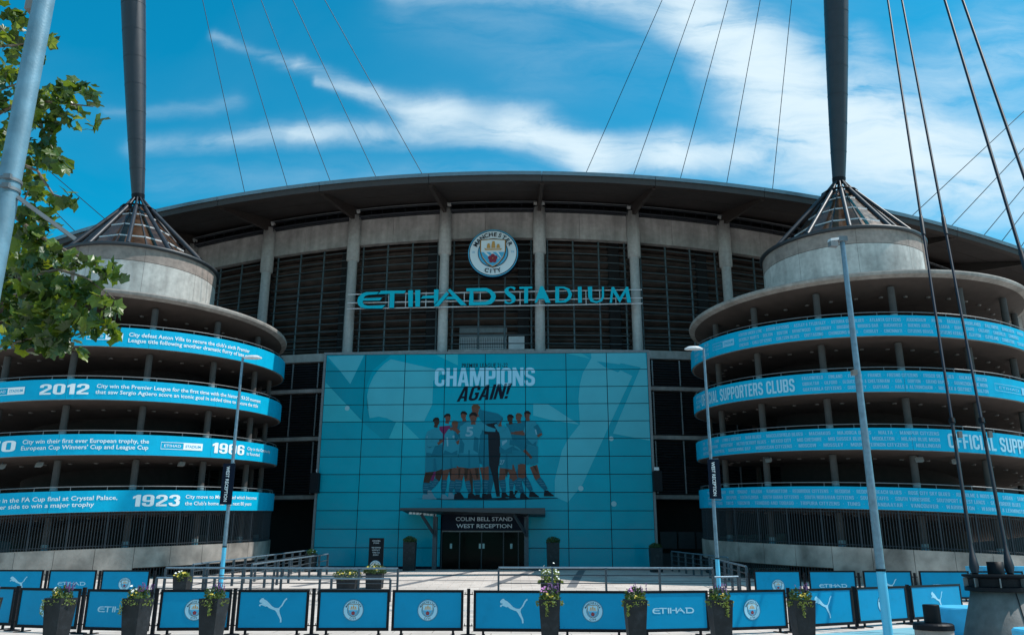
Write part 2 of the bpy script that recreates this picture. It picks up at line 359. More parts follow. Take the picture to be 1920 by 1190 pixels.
def heavy2d(s, gap=.075):
    """list of (verts, tris) per character and the total width"""
    out = []; x = 0
    for ch in s:
        wd, vs, ts = glyph(ch)
        if ts: out.append(([(x+a, b) for a, b in vs], ts))
        x += wd+gap
    return out, x-gap
def heavy_join(s):
    L, W = heavy2d(s); vs = []; ts = []
    for v, t in L: o = len(vs); vs += v; ts += [tuple(i+o for i in q) for q in t]
    return vs, ts, W
def poly_tris(poly):
    t = tessellate_polygon([[Vector((p[0], p[1], 0)) for p in poly]])
    return [(poly[a], poly[b], poly[c]) for a, b, c in t]
def put_text(mb, s, x0, x1, y, h, fn, bold=0., shear=0, mi=0, rot=0, res=3):
    vs, ts, W = text2d(s, bold, res); sx = (x1-x0)/W; c, sn = math.cos(rot), math.sin(rot)
    P = []
    for a, b in vs:
        xx = a*sx+b*h*shear; yy = b*h; xx, yy = xx*c-yy*sn, xx*sn+yy*c
        P.append(fn(x0+xx, y+yy))
    mb.add(P, ts, mi)

def orient(tri, fn_n=None): return tri

# ------------------------------------------------------------------ stadium frame
AX = math.atan2(-2, 44.59); OX, OY = -1.78, 49.0
CA, SA = math.cos(AX), math.sin(AX)
def l2w(x, y, z=0): return Vector((OX+x*CA-y*SA, OY+x*SA+y*CA, z))
def w2l(P): dx, dy = P[0]-OX, P[1]-OY; return Vector((dx*CA+dy*SA, -dx*SA+dy*CA, P[2]))
def pl(u, v, yl):
    d = ray(u, v); k = -d.x*SA+d.y*CA; c = OX*SA-OY*CA; s = (yl-c)/k
    P = d*s; P.z += EYE; return w2l(P)
def sthing(name, label, cat, group=None):     # a thing whose children are written in the stadium's own frame
    return thing(name, label, cat, (OX, OY, 0), AX, group)

def g(y):      # ground height going away from the camera
    pts = [(-9999, 0), (24, 0), (32, .12), (37, .36), (50, .8), (58, .86), (9999, .86)]
    for (a, za), (b, zb) in zip(pts, pts[1:]):
        if y <= b: return za+(zb-za)*(y-a)/(b-a)
    return .86

# ------------------------------------------------------------------ ground
def pave_mat(name, col, tile, jx):
    m = mat(name, col, .8, var=.10, vscale=1.3, stain=.12, bump=.15, bscale=60)
    t = m.node_tree; b = t.nodes['Principled BSDF']
    src = b.inputs['Base Color'].links[0].from_socket
    br = t.nodes.new('ShaderNodeTexBrick'); br.inputs['Color1'].default_value = (1, 1, 1, 1); br.inputs['Color2'].default_value = (.86, .85, .84, 1); br.inputs['Mortar'].default_value = (.55, .53, .5, 1)
    br.inputs['Scale'].default_value = 1; br.inputs['Mortar Size'].default_value = jx; br.inputs['Brick Width'].default_value = tile*1.5; br.inputs['Row Height'].default_value = tile
    geo = t.nodes.new('ShaderNodeNewGeometry'); t.links.new(geo.outputs['Position'], br.inputs[0])
    mx = t.nodes.new('ShaderNodeMix'); mx.data_type = 'RGBA'; mx.blend_type = 'MULTIPLY'; mx.inputs[0].default_value = 1
    t.links.new(src, mx.inputs[6]); t.links.new(br.outputs[0], mx.inputs[7]); t.links.new(mx.outputs[2], b.inputs['Base Color'])
    return m
PAVE = pave_mat('plaza_paving', (.57, .50, .455), .6, .012)
PAVED = mat('dark_paving', (.13, .13, .14), .8, var=.1)
BLUEG = mat('blue_surface', (.16, .36, .42), .75, var=.1, vscale=3)
def grime(m, scale, lo, amt):
    t = m.node_tree; b = t.nodes['Principled BSDF']; geo = t.nodes.new('ShaderNodeNewGeometry'); n = t.nodes.new('ShaderNodeTexNoise'); n.inputs['Scale'].default_value = scale; n.inputs['Detail'].default_value = 9; n.inputs['Roughness'].default_value = .7
    t.links.new(geo.outputs['Position'], n.inputs[0]); mr = t.nodes.new('ShaderNodeMapRange'); mr.inputs[1].default_value = lo; mr.inputs[2].default_value = lo+.16; mr.inputs[3].default_value = 1; mr.inputs[4].default_value = amt
    t.links.new(n.outputs['Fac'], mr.inputs[0]); v = t.nodes.new('ShaderNodeVectorMath'); v.operation = 'SCALE'; lk = b.inputs['Base Color'].links
    if lk: t.links.new(lk[0].from_socket, v.inputs[0])
    else: v.inputs[0].default_value = b.inputs['Base Color'].default_value[:3]
    t.links.new(mr.outputs[0], v.inputs['Scale']); t.links.new(v.outputs[0], b.inputs['Base Color'])
grime(PAVE, 1.7, .54, .74); grime(CONCB, 1.1, .5, .62); grime(PANB, 2.6, .56, .88); grime(BAND, .9, .56, .9); grime(PLANT, 5, .5, 1.9); grime(CONCD, 1.3, .54, .78); grime(GALV, 3, .55, .75)
def sheet(name, x0, x1, ys, m, dz=0, xs=None):
    mb = MB(); ys = sorted(ys); vs = []
    xx = xs or [x0, x1]
    for y in ys:
        for x in xx: vs.append((x, y, g(y)+dz))
    n = len(xx); fs = [(i*n+k, i*n+k+1, (i+1)*n+k+1, (i+1)*n+k) for i in range(len(ys)-1) for k in range(n-1)]
    mb.add(vs, fs); o = mb.build(name, m, kind='structure'); return o
sheet('ground', -2500, 2500, [-2500, -30, 24, 32, 37, 50, 58, 3500], PAVE)
def strip(p, q, wd, m, name='paving_band', dz=.004):
    ys = sorted({p[1], q[1]} | {y for y in (24, 32, 37, 50, 58) if min(p[1], q[1]) < y < max(p[1], q[1])})
    mb = MB(); vs = []
    for y in ys:
        f = (y-p[1])/(q[1]-p[1]) if q[1] != p[1] else 0; x = p[0]+(q[0]-p[0])*f
        vs += [(x-wd/2, y, g(y)+dz), (x+wd/2, y, g(y)+dz)]
    mb.add(vs, [(2*i, 2*i+1, 2*i+3, 2*i+2) for i in range(len(ys)-1)])
    return mb.build(name, m, kind='structure')
for (x0, y0, x1, y1) in ((-5.1, 37.2, -1.5, 52.8), (-1.0, 37.2, 1.6, 52.8), (2.6, 37.2, 4.4, 52.8), (-9.4, 37.2, -5.4, 52.8)):
    strip((x0, y0), (x1, y1), .42, PAVED)
for yy in (41.3, 46.2):
    mb = MB(); mb.add([(-10, yy, g(yy)+.008), (12, yy, g(yy)+.008), (12, yy+.35, g(yy+.35)+.008), (-10, yy+.35, g(yy+.35)+.008)], [(0,1,2,3)])
    mb.build('paving_band', PAVED, kind='structure')
mb = MB(); mb.add([(5.2, 17.5, .004), (11, 17.2, .004), (30, 17.5, .004), (30, 23.2, .004), (14, 24, .004), (9.5, 21.4, .004), (6.6, 19.6, .004)], [tuple(range(7))]); mb.build('blue_ground', BLUEG, kind='structure')
mb = MB(); mb.box((-30, 18.62, -.05), (5.2, 18.74, .012)); mb.build('drain_channel', PAVED, kind='structure')

# ------------------------------------------------------------------ stadium stand: wall, grid, roof
RW, YC = 85.0, 92.0
def arc(a, rad, z=0): return (rad*math.sin(a), YC-rad*math.cos(a), z)
def drop(x): return .0022*x*x
STEP = R(4.65)
stand = sthing('stadium_stand', 'grey concrete stadium stand with round columns, steel grid and dark overhanging roof', 'stadium')
def arc_strip(mb, a0, a1, prof, n=6, mi=0, sm=False, zf=drop):
    """prof: closed list of (radius, z) swept from a0 to a1 around the stand's centre"""
    m = len(prof); vs = []
    for i in range(n+1):
        a = a0+(a1-a0)*i/n
        for r_, z in prof:
            x, y, _ = arc(a, r_); vs.append((x, y, z-zf(x)))
    fs = []
    for i in range(n):
        for k in range(m): fs.append((i*m+k, (i+1)*m+k, (i+1)*m+(k+1) % m, i*m+(k+1) % m))
    fs += [tuple(range(m)), tuple(reversed(range(n*m, n*m+m)))]
    mb.add(vs, fs, mi, sm)
flat = lambda x: 0
NB = 8
# column pitch: columns at (k+.5)*STEP ; bays at k*STEP
colmesh = None
for k in range(-NB, NB):
    a = (k+.5)*STEP; x, y, _ = arc(a, RW+.15); zt = 26.25-drop(x); zm = 22.75-drop(x)
    mb = MB(); mb.lathe([(.36, 14.6), (.345, zm+.05)], 20, (x, y, 0)); mb.lathe([(0, 14.55), (.36, 14.6)], 20, (x, y, 0))
    c = mb.build('column', COLC, stand)
    mb = MB(); mb.lathe([(.35, zm-.06), (.47, zm), (.47, zt), (0, zt)], 20, (x, y, 0), sm=False)
    for i in range(len(mb.smooth)): mb.smooth[i] = True
    mb.build('column_sleeve', COLC, c)
    # slim post and pair of small lights above the column
    mb = MB(); x2, y2, _ = arc(a, RW+.1); mb.bar((x2, y2, zt+.002), (x2, y2, 27.1-drop(x)), .11, .11); mb.build('roof_post', LIPM, stand)
    mb = MB(); mb.bar((x2-.28, y2-.15, zt+.22), (x2+.28, y2-.15, zt+.22), .05, .05)
    fl = mb.build('floodlight', GREYM, stand)
    for sx in (-.27, .27): mb = MB(); mb.obox((x2+sx, y2-.3, zt+.33), (.13, .03, 0), (0, .11, -.05), (0, .04, .08)); mb.build('lamp_head', LAMPH, fl)
# top beam panels (one between each pair of columns), split in two cast lengths
for k in range(-NB+1, NB):
    for h in range(2):
        a0 = (k-.5)*STEP+R(.25)+h*(STEP-R(.5))*.42; a1 = (k-.5)*STEP+R(.25)+(STEP-R(.5))*(.42 if h == 0 else 1)-R(.012)
        mb = MB(); arc_strip(mb, a0, a1, [(RW, 24.0), (RW, 26.0), (RW-.5, 26.0), (RW-.5, 24.0)], 4); mb.build('beam_panel', BEAMC, stand)
    a0 = (k-.5)*STEP; a1 = (k+.5)*STEP
    # steel rail on top of the wall
    mb = MB()
    for (z, r_) in ((26.62, .055), (26.15, .09)):
        pts = [Vector(arc(a0+(a1-a0)*i/6, RW+.35, z-drop(arc(a0+(a1-a0)*i/6, RW)[0]))) for i in range(7)]
        mb.tube(pts, r_, 6)
    for i in range(8):
        a = a0+(a1-a0)*(i+.5)/8; x, y, _ = arc(a, RW+.35); mb.bar((x, y, 25.9-drop(x)), (x, y, 26.6-drop(x)), .05, .05)
    mb.build('parapet_rail', LOUV, stand)
    mb = MB(); mb.tube([Vector(arc(a0+(a1-a0)*i/6, RW+.42, 26.70-drop(arc(a0+(a1-a0)*i/6, RW)[0]))) for i in range(7)], .035, 6); mb.build('cable_tray', GREYM, stand)
    mb = MB(); arc_strip(mb, a0, a1, [(RW+.25, 26.02), (RW+.25, 26.28), (RW-.6, 26.28), (RW-.6, 26.02)], 5); mb.build('wall_coping', LOUV, stand)
    # sill
    mb = MB(); arc_strip(mb, a0+R(.26), a1-R(.26), [(RW+.05, 15.25), (RW+.05, 15.6), (RW-2.6, 15.6), (RW-2.6, 15.25)], 4, zf=flat); mb.build('sill', BEAMC, stand)
    # vertical tubes and horizontal rods
    for f in (.085, .36, .635, .915):
        a = a0+(a1-a0)*f; x, y, _ = arc(a, RW-.45); mb = MB(); mb.tube([(x, y, 15.61), (x, y, 23.99-drop(x)+.5)], .075, 8); mb.build('mullion', GRIDM, stand)
    for j in range(13):
        z = 16.1+.625*j; mb = MB()
        pts = [Vector(arc(a0+R(.3)+(a1-a0-R(.6))*i/5, RW-.33, z-drop(arc(a0+(a1-a0)*i/5, RW)[0])*j/13)) for i in range(6)]
        mb.tube(pts, .038, 5); mb.build('grid_rod', GRIDM, stand)
# stepped concrete underside of the seating seen through the grid
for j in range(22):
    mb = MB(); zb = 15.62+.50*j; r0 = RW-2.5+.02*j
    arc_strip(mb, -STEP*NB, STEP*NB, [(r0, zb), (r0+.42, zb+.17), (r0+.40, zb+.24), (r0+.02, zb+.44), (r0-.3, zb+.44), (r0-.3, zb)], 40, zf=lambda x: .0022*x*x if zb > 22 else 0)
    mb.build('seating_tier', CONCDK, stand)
for k in range(-NB, NB):
    a = (k+.27)*STEP
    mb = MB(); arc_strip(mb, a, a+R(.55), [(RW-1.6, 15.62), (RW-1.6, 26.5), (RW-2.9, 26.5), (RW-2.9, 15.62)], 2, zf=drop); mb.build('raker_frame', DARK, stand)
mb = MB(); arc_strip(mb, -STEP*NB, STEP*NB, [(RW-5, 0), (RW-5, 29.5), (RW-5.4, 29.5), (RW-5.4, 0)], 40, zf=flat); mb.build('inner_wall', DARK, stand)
# cabinets behind the grid above the entrance
mb = MB(); mb.box((-2.5, 9.1, 15.62), (1.0, 9.9, 17.9)); q = mb.build('plant_cabinet', GREYM, stand)
mb = MB()
for i in range(27): mb.bar((-2.45+i*.13, 9.02, 15.65), (-2.45+i*.13, 9.02, 17.0), .03, .03)
for i in range(9): mb.bar((-2.45, 9.0, 15.7+i*.16), (.95, 9.0, 15.7+i*.16), .03, .03)
mb.build('mesh_guard', WHITEM, q)
mb = MB(); mb.box((1.15, 8.6, 15.62), (2.3, 9.4, 16.95)); mb.build('plant_cabinet', WHITEM, stand)

# lower wall beside the glass front: louvres, beams, posts
lowA = [(-24.5, -11.35), (10.95, 24.5)]
louA = MB(); 
for (xa, xb) in lowA:
    aa, ab = math.asin(xa/RW), math.asin(xb/RW)
    for z in (15.0, 12.75, 9.35, 5.35):
        mb = MB(); arc_strip(mb, aa, ab, [(RW+.1, z), (RW+.1, z+.26), (RW-.6, z+.26), (RW-.6, z)], 8, zf=flat); mb.build('floor_beam', BEAMC, stand)
    for (z0, z1) in ((13.1, 14.9), (9.7, 12.65), (5.7, 9.25)):
        nn = int((z1-z0)/.17); mb = MB()
        for i in range(nn):
            z = z0+(z1-z0)*i/nn
            arc_strip(mb, aa, ab, [(RW-.1, z), (RW-.1, z+.03), (RW-.28, z+.13), (RW-.28, z+.09)], 6, zf=flat)
        mb.build('louvre_blades', LOUV, stand, kind='stuff')
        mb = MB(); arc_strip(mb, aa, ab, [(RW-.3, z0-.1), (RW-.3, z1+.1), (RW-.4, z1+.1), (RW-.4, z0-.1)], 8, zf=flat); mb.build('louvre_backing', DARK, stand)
        x = xa+.35
        while x < xb:
            a = math.asin(x/RW); p = arc(a, RW+.0); mb = MB(); mb.bar((p[0], p[1], z0), (p[0], p[1], z1), .09, .12); mb.build('louvre_post', GREYM, stand); x += 1.95
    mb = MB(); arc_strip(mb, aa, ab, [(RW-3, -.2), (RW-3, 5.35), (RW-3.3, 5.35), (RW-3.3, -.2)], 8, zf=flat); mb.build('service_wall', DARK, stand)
for i in range(3):   # dark service doors at the right, low
    for j in range(2):
        a = math.asin((11.6+i*1.25)/RW); p = arc(a, RW-1.0)
        mb = MB(); mb.box((p[0], p[1], .95+j*1.2), (p[0]+1.1, p[1]+.1, 1.95+j*1.2-.2*(1-j)+.1)); mb.build('service_door', LOUV, stand)

# roof: edge, lip, soffit panels, ribs
def rz(x): return .0018*x*x
RE = RW+7
NR = 10
roofm = MB()
for k in range(-NR, NR+1):
    a0 = (k-.5)*STEP; a1 = (k+.5)*STEP-R(.02)
    mb = MB(); arc_strip(mb, a0, a1, [(RE+.05, 25.62), (RE+.08, 25.86), (RE-.25, 25.98), (RE-.25, 25.62)], 6, zf=rz); mb.build('roof_edge_trim', ROOFM, stand)
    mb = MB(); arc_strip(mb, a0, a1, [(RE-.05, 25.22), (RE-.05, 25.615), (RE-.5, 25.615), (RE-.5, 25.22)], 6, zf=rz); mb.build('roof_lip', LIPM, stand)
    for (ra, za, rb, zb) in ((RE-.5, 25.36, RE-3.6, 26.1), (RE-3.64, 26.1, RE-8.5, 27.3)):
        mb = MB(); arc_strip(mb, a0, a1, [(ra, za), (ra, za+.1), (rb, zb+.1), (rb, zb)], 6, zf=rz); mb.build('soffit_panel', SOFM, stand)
    mb = MB(); arc_strip(mb, a0, a1, [(RE-.25, 25.8), (RE-.25, 25.96), (RE-30, 33.5), (RE-30, 33.3)], 6, zf=rz); mb.build('roof_sheet', ROOFT, stand)
    a = (k+.5)*STEP; xe = arc(a, RE)[0]
    if k < NR:
        def pt(r_, z): x, y, _ = arc(a, r_); return Vector((x, y, z-rz(x)))
        t = Vector((math.cos(a), math.sin(a), 0))*.12
        mb = MB(); top = [pt(RE-.5, 25.34), pt(RE-8.4, 27.26)]; bot = [pt(RE-.5, 25.16), pt(RE-8.4, 26.1)]
        vs = [p+t*s for s in (-1, 1) for p in (top[0], top[1], bot[1], bot[0])]
        mb.add(vs, [(0,1,2,3), (7,6,5,4), (0,4,5,1), (1,5,6,2), (2,6,7,3), (3,7,4,0)]); mb.build('roof_rib', LIPM, stand)
mb = MB(); arc_strip(mb, -NR*STEP, NR*STEP, [(RE-9, 26.5), (RE-9, 30), (RE-9.3, 30), (RE-9.3, 26.5)], 40, zf=rz); mb.build('roof_back_girder', DARK, stand)

# ------------------------------------------------------------------ glass reception front (printed panels)
YF = 5.0; FX0, FX1, FZ0, FZ1 = -11.13, 10.64, .98, 14.80
NC, NRW = 8, 12
def glass_vary(m, amt):
    t = m.node_tree; b = t.nodes['Principled BSDF']; oi = t.nodes.new('ShaderNodeObjectInfo')
    mr = t.nodes.new('ShaderNodeMapRange'); mr.inputs[3].default_value = 1-amt; mr.inputs[4].default_value = 1+amt; t.links.new(oi.outputs['Random'], mr.inputs[0])
    src = b.inputs['Base Color'].links[0].from_socket; sc_ = t.nodes.new('ShaderNodeVectorMath'); sc_.operation = 'SCALE'
    t.links.new(src, sc_.inputs[0]); t.links.new(mr.outputs[0], sc_.inputs['Scale']); t.links.new(sc_.outputs[0], b.inputs['Base Color'])
glass_vary(GLB, .07)
def ripple(m):
    t = m.node_tree; b = t.nodes['Principled BSDF']; geo = t.nodes.new('ShaderNodeNewGeometry'); n = t.nodes.new('ShaderNodeTexNoise'); n.inputs['Scale'].default_value = .9; n.inputs['Detail'].default_value = 2
    bp = t.nodes.new('ShaderNodeBump'); bp.inputs['Strength'].default_value = .25; bp.inputs['Distance'].default_value = .05
    t.links.new(geo.outputs['Position'], n.inputs[0]); t.links.new(n.outputs['Fac'], bp.inputs['Height']); t.links.new(bp.outputs[0], b.inputs['Normal'])
ripple(GLB)
front_b = sthing('reception_front', 'turquoise printed glass entrance front with footballers poster, below the big lettering', 'glass facade')
cw, rh = (FX1-FX0)/NC, (FZ1-FZ0)/NRW; GAP = .022
DX0, DX1, DZ1 = -2.9, 2.52, 4.15     # door opening
pm = MB(); pm.box((GAP, 0, GAP), (cw-GAP, .05, rh-GAP)); pme = None
cells = []
for i in range(NC):
    for j in range(NRW):
        x0 = FX0+i*cw; z0 = FZ0+j*rh; x1 = x0+cw; z1 = z0+rh
        rects = [(x0, x1, z0, z1)]
        if z0 < DZ1-.1 and x1 > DX0 and x0 < DX1:
            rects = []
            zc = max(z0, DZ1)
            if x0 < DX0: rects.append((x0, DX0, z0, z1))
            if x1 > DX1: rects.append((DX1, x1, z0, z1))
            if z1 > DZ1+.05: rects.append((max(x0, DX0), min(x1, DX1), max(z0, DZ1), z1))
        for (a, b, c, d) in rects:
            if b-a < .08: continue
            cells.append((a+GAP, b-GAP, c+GAP, d-GAP))
            if (a, b, c, d) == (x0, x1, z0, z1):
                if pme is None: o = pm.build('glass_panel', GLB, front_b, (x0, YF, z0)); pme = o.data
                else: link('glass_panel', pme, front_b, (x0, YF, z0))
            else:
                mb = MB(); mb.box((a+GAP, YF, c+GAP), (b-GAP, YF+.05, d-GAP)); mb.build('glass_panel', GLB, front_b)
mb = MB(); mb.box((FX0, YF+.07, DZ1), (FX1, YF+.3, FZ1)); mb.box((FX0, YF+.07, .3), (DX0-.05, YF+.3, DZ1-.002)); mb.box((DX1+.05, YF+.07, .3), (FX1, YF+.3, DZ1-.002)); mb.build('backing_frame', NAVY, front_b)
mb = MB(); mb.box((FX0-.02, YF+.32, .4), (FX1+.02, YF+2.6, FZ1-.02)); 
mb = MB()
mb.box((FX0-.16, YF-.03, .3), (FX0, YF+2.9, FZ1+.12)); mb.box((FX1, YF-.03, .3), (FX1+.16, YF+2.9, FZ1+.12)); mb.box((FX0-.16, YF-.04, FZ1), (FX1+.16, YF+2.9, FZ1+.16))
mb.build('edge_trim', GREYM, front_b)

def clip(poly, rect):
    a, b, c, d = rect
    for ax, lim, sg in ((0, a, 1), (0, b, -1), (1, c, 1), (1, d, -1)):
        out = []
        for i in range(len(poly)):
            p, q = poly[i-1], poly[i]; ip = sg*(p[ax]-lim) >= 0; iq = sg*(q[ax]-lim) >= 0
            if ip != iq:
                t = (lim-p[ax])/(q[ax]-p[ax]); out.append((p[0]+(q[0]-p[0])*t, p[1]+(q[1]-p[1])*t))
            if iq: out.append(q)
        poly = out
        if len(poly) < 3: return []
    return poly
def decal_tris(mb, tris, off, mi=0):
    for t in tris:
        xs = [p[0] for p in t]; zs = [p[1] for p in t]
        for c in cells:
            if max(xs) < c[0] or min(xs) > c[1] or max(zs) < c[2] or min(zs) > c[3]: continue
            p = clip(list(t), c)
            if len(p) >= 3:
                ar = sum(p[i-1][0]*p[i][1]-p[i][0]*p[i-1][1] for i in range(len(p)))
                if ar < 0: p.reverse()
                mb.add([(x, YF-off, z) for x, z in p], [tuple(range(len(p)))], mi)
def fz(u, v): p = pl(u, v, YF); return (p.x, p.z)
def zp(pts, s, ox, oy): return [fz(ox+a/s, oy+b/s) for a, b in pts]
P_LIGHT = glassmat('print_pale', (.065, .365, .455), .12, 0, .2)
P_MID = glassmat('print_mid', (.03, .35, .43), .12, 0, .2)
P_DEEP = glassmat('print_deep', (.0, .225, .31), .12, 0, .2)
Z1 = (5.174, 590, 650); Z2 = (3.717, 1000, 640)
graph = [
 (P_LIGHT, zp([(125,95),(480,78),(345,360),(250,235)], *Z1)), (P_DEEP, zp([(118,125),(250,240),(345,362),(490,80),(740,78),(560,230),(500,400),(535,720),(460,720),(110,350)], *Z1)),
 (P_MID, zp([(105,345),(470,725),(80,725),(92,500)], *Z1)),
 (P_LIGHT, zp([(740,120),(1150,212),(1255,240),(1150,330),(1140,560),(1060,720),(860,720),(780,728),(700,690),(620,675),(535,690),(510,590),(508,480),(530,380),(570,290),(620,220),(680,160)], *Z1)),
 (P_DEEP, zp([(470,735),(790,728),(720,890),(640,880)], *Z1)), (P_MID, zp([(790,728),(860,735),(1020,895),(850,900),(720,885)], *Z1)),
 (P_MID, zp([(1180,80),(1390,70),(1390,180)], *Z1)),
 (P_LIGHT, zp([(0,430),(95,432),(230,520),(320,578),(120,545),(0,515)], *Z2)), (P_MID, zp([(220,80),(320,70),(395,120)], *Z2)),
 (P_LIGHT, zp([(400,68),(440,137),(500,180),(590,215),(608,200),(690,240),(530,580),(345,990),(240,1120),(150,1080),(150,960),(165,900),(200,760),(235,690),(325,575),(315,400),(325,300),(345,220),(405,115)], *Z2)),
 (P_LIGHT, zp([(400,68),(780,64),(790,180),(812,690),(555,640),(748,180),(610,150),(600,158),(440,137)], *Z2)),
]
for m_, poly in graph:
    mb = MB(); decal_tris(mb, poly_tris(poly), .003+.0015*graph.index((m_, poly)) if False else .004); mb.build('poster_shape', m_, front_b)
mb = MB()
for (u, v, r_) in ((1089, 915, .17), (1151, 944, .17), (1146, 822, .15), (651, 765, .16)):
    c = fz(u, v); decal_tris(mb, [(c, (c[0]+r_*math.cos(a), c[1]+r_*math.sin(a)), (c[0]+r_*math.cos(a+.53), c[1]+r_*math.sin(a+.53))) for a in [i*.5236 for i in range(12)]], .008)
mb.build('window_sticker', mat('sticker_pale', (.22, .42, .48), .4), front_b)
def ftext(s, u0, u1, vb, vt, m_, bold=0, shear=0, name='lettering', rot=0, off=.01):
    a = fz(u0, vb); b = fz(u1, vb); t = fz(u0, vt); h = t[1]-a[1]
    if s != 'PREMIER LEAGUE 21-22':
        L2, W = heavy2d(s, .05); c, sn = math.cos(rot), math.sin(rot); sx = (b[0]-a[0])/W
        for v2, ts2 in L2:
            P = []
            for x, y in v2:
                xx = x*sx+y*h*shear; yy = y*h; P.append((a[0]+xx*c-yy*sn, a[1]+xx*sn+yy*c))
            mb = MB(); decal_tris(mb, [(P[i], P[j], P[k]) for i, j, k in ts2], off); mb.build('printed_letter', m_, front_b)
        return
    vs, ts, W = text2d(s, bold, 2); tri = []; P = []
    c, sn = math.cos(rot), math.sin(rot); sx = (b[0]-a[0])/W
    for x, y in vs:
        xx, yy = x*sx+y*h*shear, y*h; P.append((a[0]+xx*c-yy*sn, a[1]+xx*sn+yy*c))
    mb = MB(); decal_tris(mb, [(P[i], P[j], P[k]) for i, j, k in ts], off); mb.build(name, m_, front_b, kind='stuff')
P_TXT = mat('print_heading', (.30, .58, .74), .3)
ftext('PREMIER LEAGUE 21-22', 866, 952, 689, 681, NAVY, .01)
ftext('CHAMPIONS', 815, 1003, 724, 690, P_TXT, .07)
ftext('AGAIN!', 856, 952, 753, 725, NAVY, .045, .35, rot=R(3.5))
# the group of footballers: flat printed figures
SKIN = mat('print_skin', (.13, .055, .04), .5, spec=.1); SKIN2 = mat('print_skin_dark', (.05, .026, .018), .5, spec=.1); HAIR = mat('print_hair', (.012, .010, .010), .5, spec=.1)
SHIRT = mat('print_shirt', (.022, .215, .295), .4, spec=.1); SHIRT2 = mat('print_shirt_shade', (.006, .13, .195), .4, spec=.1); SHORT = mat('print_shorts', (.010, .165, .235), .4, spec=.1)
SOCK = mat('print_sock', (.006, .10, .155), .4, spec=.1); BOOT = mat('print_boot', (.012, .014, .02), .4, spec=.1); BOOTW = mat('print_boot_white', (.14, .24, .30), .4, spec=.1); MAG = mat('print_magenta', (.15, .02, .08), .4, spec=.1)
SHAD = mat('print_ground_shadow', (.0, .045, .07), .4, spec=.1); FAIR = mat('print_hair_fair', (.10, .055, .03), .5, spec=.1); LINE = mat('print_line', (.16, .33, .42), .4, spec=.1)
ZP = (5.41, 760, 740)
def limb(pts, ws):
    out = []
    for i in range(len(pts)-1):
        (x0, y0), (x1, y1) = pts[i], pts[i+1]; d = math.hypot(x1-x0, y1-y0) or 1; nx, ny = -(y1-y0)/d, (x1-x0)/d
        a, b = ws[i]/2, ws[i+1]/2
        out.append([(x0+nx*a, y0+ny*a), (x1+nx*b, y1+ny*b), (x1-nx*b, y1-ny*b), (x0-nx*a, y0-ny*a)])
        if i: out.append([(x0+a*math.cos(t*.785), y0+a*math.sin(t*.785)) for t in range(8)])
    return out
def disc(x, y, rx, ry=None, n=14): ry = ry or rx; return [(x+rx*math.cos(6.2832*t/n), y+ry*math.sin(6.2832*t/n)) for t in range(n)]
layer = [0]; cnt = [0]
def figure(items, name='printed_player'):
    layer[0] += 1; mb = MB(); ml = []
    for q, (m_, polys) in enumerate(items):
        if m_ not in ml: ml.append(m_)
        for p in polys:
            cnt[0] += 1; decal_tris(mb, poly_tris(zp(p, *ZP)), .006+.00022*cnt[0], ml.index(m_))
    mb.build(name, ml, front_b)
def head(x, y, face=0, hair=None, skin=None, r_=34):
    hair = hair or HAIR; skin = skin or SKIN
    return [(skin, [disc(x, y, r_*.82, r_*1.15), limb([(x-face*4, y+r_*.8), (x-face*10, y+r_*1.7)], [r_*.95, r_*1.2])[0]]),
            (hair, [[(x-r_*.95-face*6, y+2), (x-r_*.98-face*4, y-r_*.7), (x-r_*.4, y-r_*1.28), (x+r_*.45, y-r_*1.25), (x+r_*.95-face*4, y-r_*.7), (x+r_*.85-face*10, y-6), (x+face*12, y-r_*.55), (x-r_*.5*1, y-r_*.45)]])]
def legs(L, sk=None, boot=None):
    o = []
    for hipknee, knee, ank, toe, wd in L:
        o += [(sk or SKIN, limb([hipknee, knee, ((knee[0]+ank[0])/2, (knee[1]+ank[1])/2)], [wd*1.35, wd*1.0, wd*.9])),
              (SOCK, limb([(knee[0]*.92+ank[0]*.08, knee[1]*.92+ank[1]*.08), (knee[0]*.5+ank[0]*.5, knee[1]*.5+ank[1]*.5), ank], [wd*1.0, wd*1.02, wd*.6])),
              (LINE, [limb([(knee[0]*(1-f)+ank[0]*f-wd*.4, knee[1]*(1-f)+ank[1]*f), (knee[0]*(1-f)+ank[0]*f+wd*.4, knee[1]*(1-f)+ank[1]*f)], [2, 2])[0] for f in (.25, .45, .65)]),
              (boot or BOOT, [[(ank[0]-wd*.32, ank[1]+8), (ank[0]+wd*.28, ank[1]+8), (toe[0]+6, toe[1]-16), (toe[0]+24, toe[1]-6), (toe[0]+26, toe[1]+6), (ank[0]-wd*.42, toe[1]+6), (ank[0]-wd*.42, toe[1]-14)]])]
    return o
figure([(SHAD, [[(90,1050),(700,1042),(1530,1042),(1560,1050),(1000,1068),(500,1066)]])], 'printed_ground_shadow')
figure([(SHIRT2, [[(380,330),(520,290),(740,300),(900,330),(1010,330),(1230,300),(1240,560),(1180,700),(900,720),(760,700),(560,640),(390,600)]]),
  (SKIN2, limb([(640,700),(655,860),(668,1000)], [70, 60, 34])), (SOCK, limb([(880,700),(870,860),(850,1000)], [70, 56, 34])), (SKIN2, limb([(470,720),(480,860),(540,1000)], [60, 50, 30])), (SOCK, limb([(1140,700),(1150,860),(1190,1000)], [56, 50, 30])),
  (BOOT, [[(640,1000),(690,1000),(725,1040),(640,1052)],[(830,1000),(870,1000),(880,1052),(800,1052)],[(520,990),(560,990),(600,1045),(520,1050)],[(1170,990),(1210,995),(1230,1046),(1160,1050)]])], 'printed_huddle_shade')
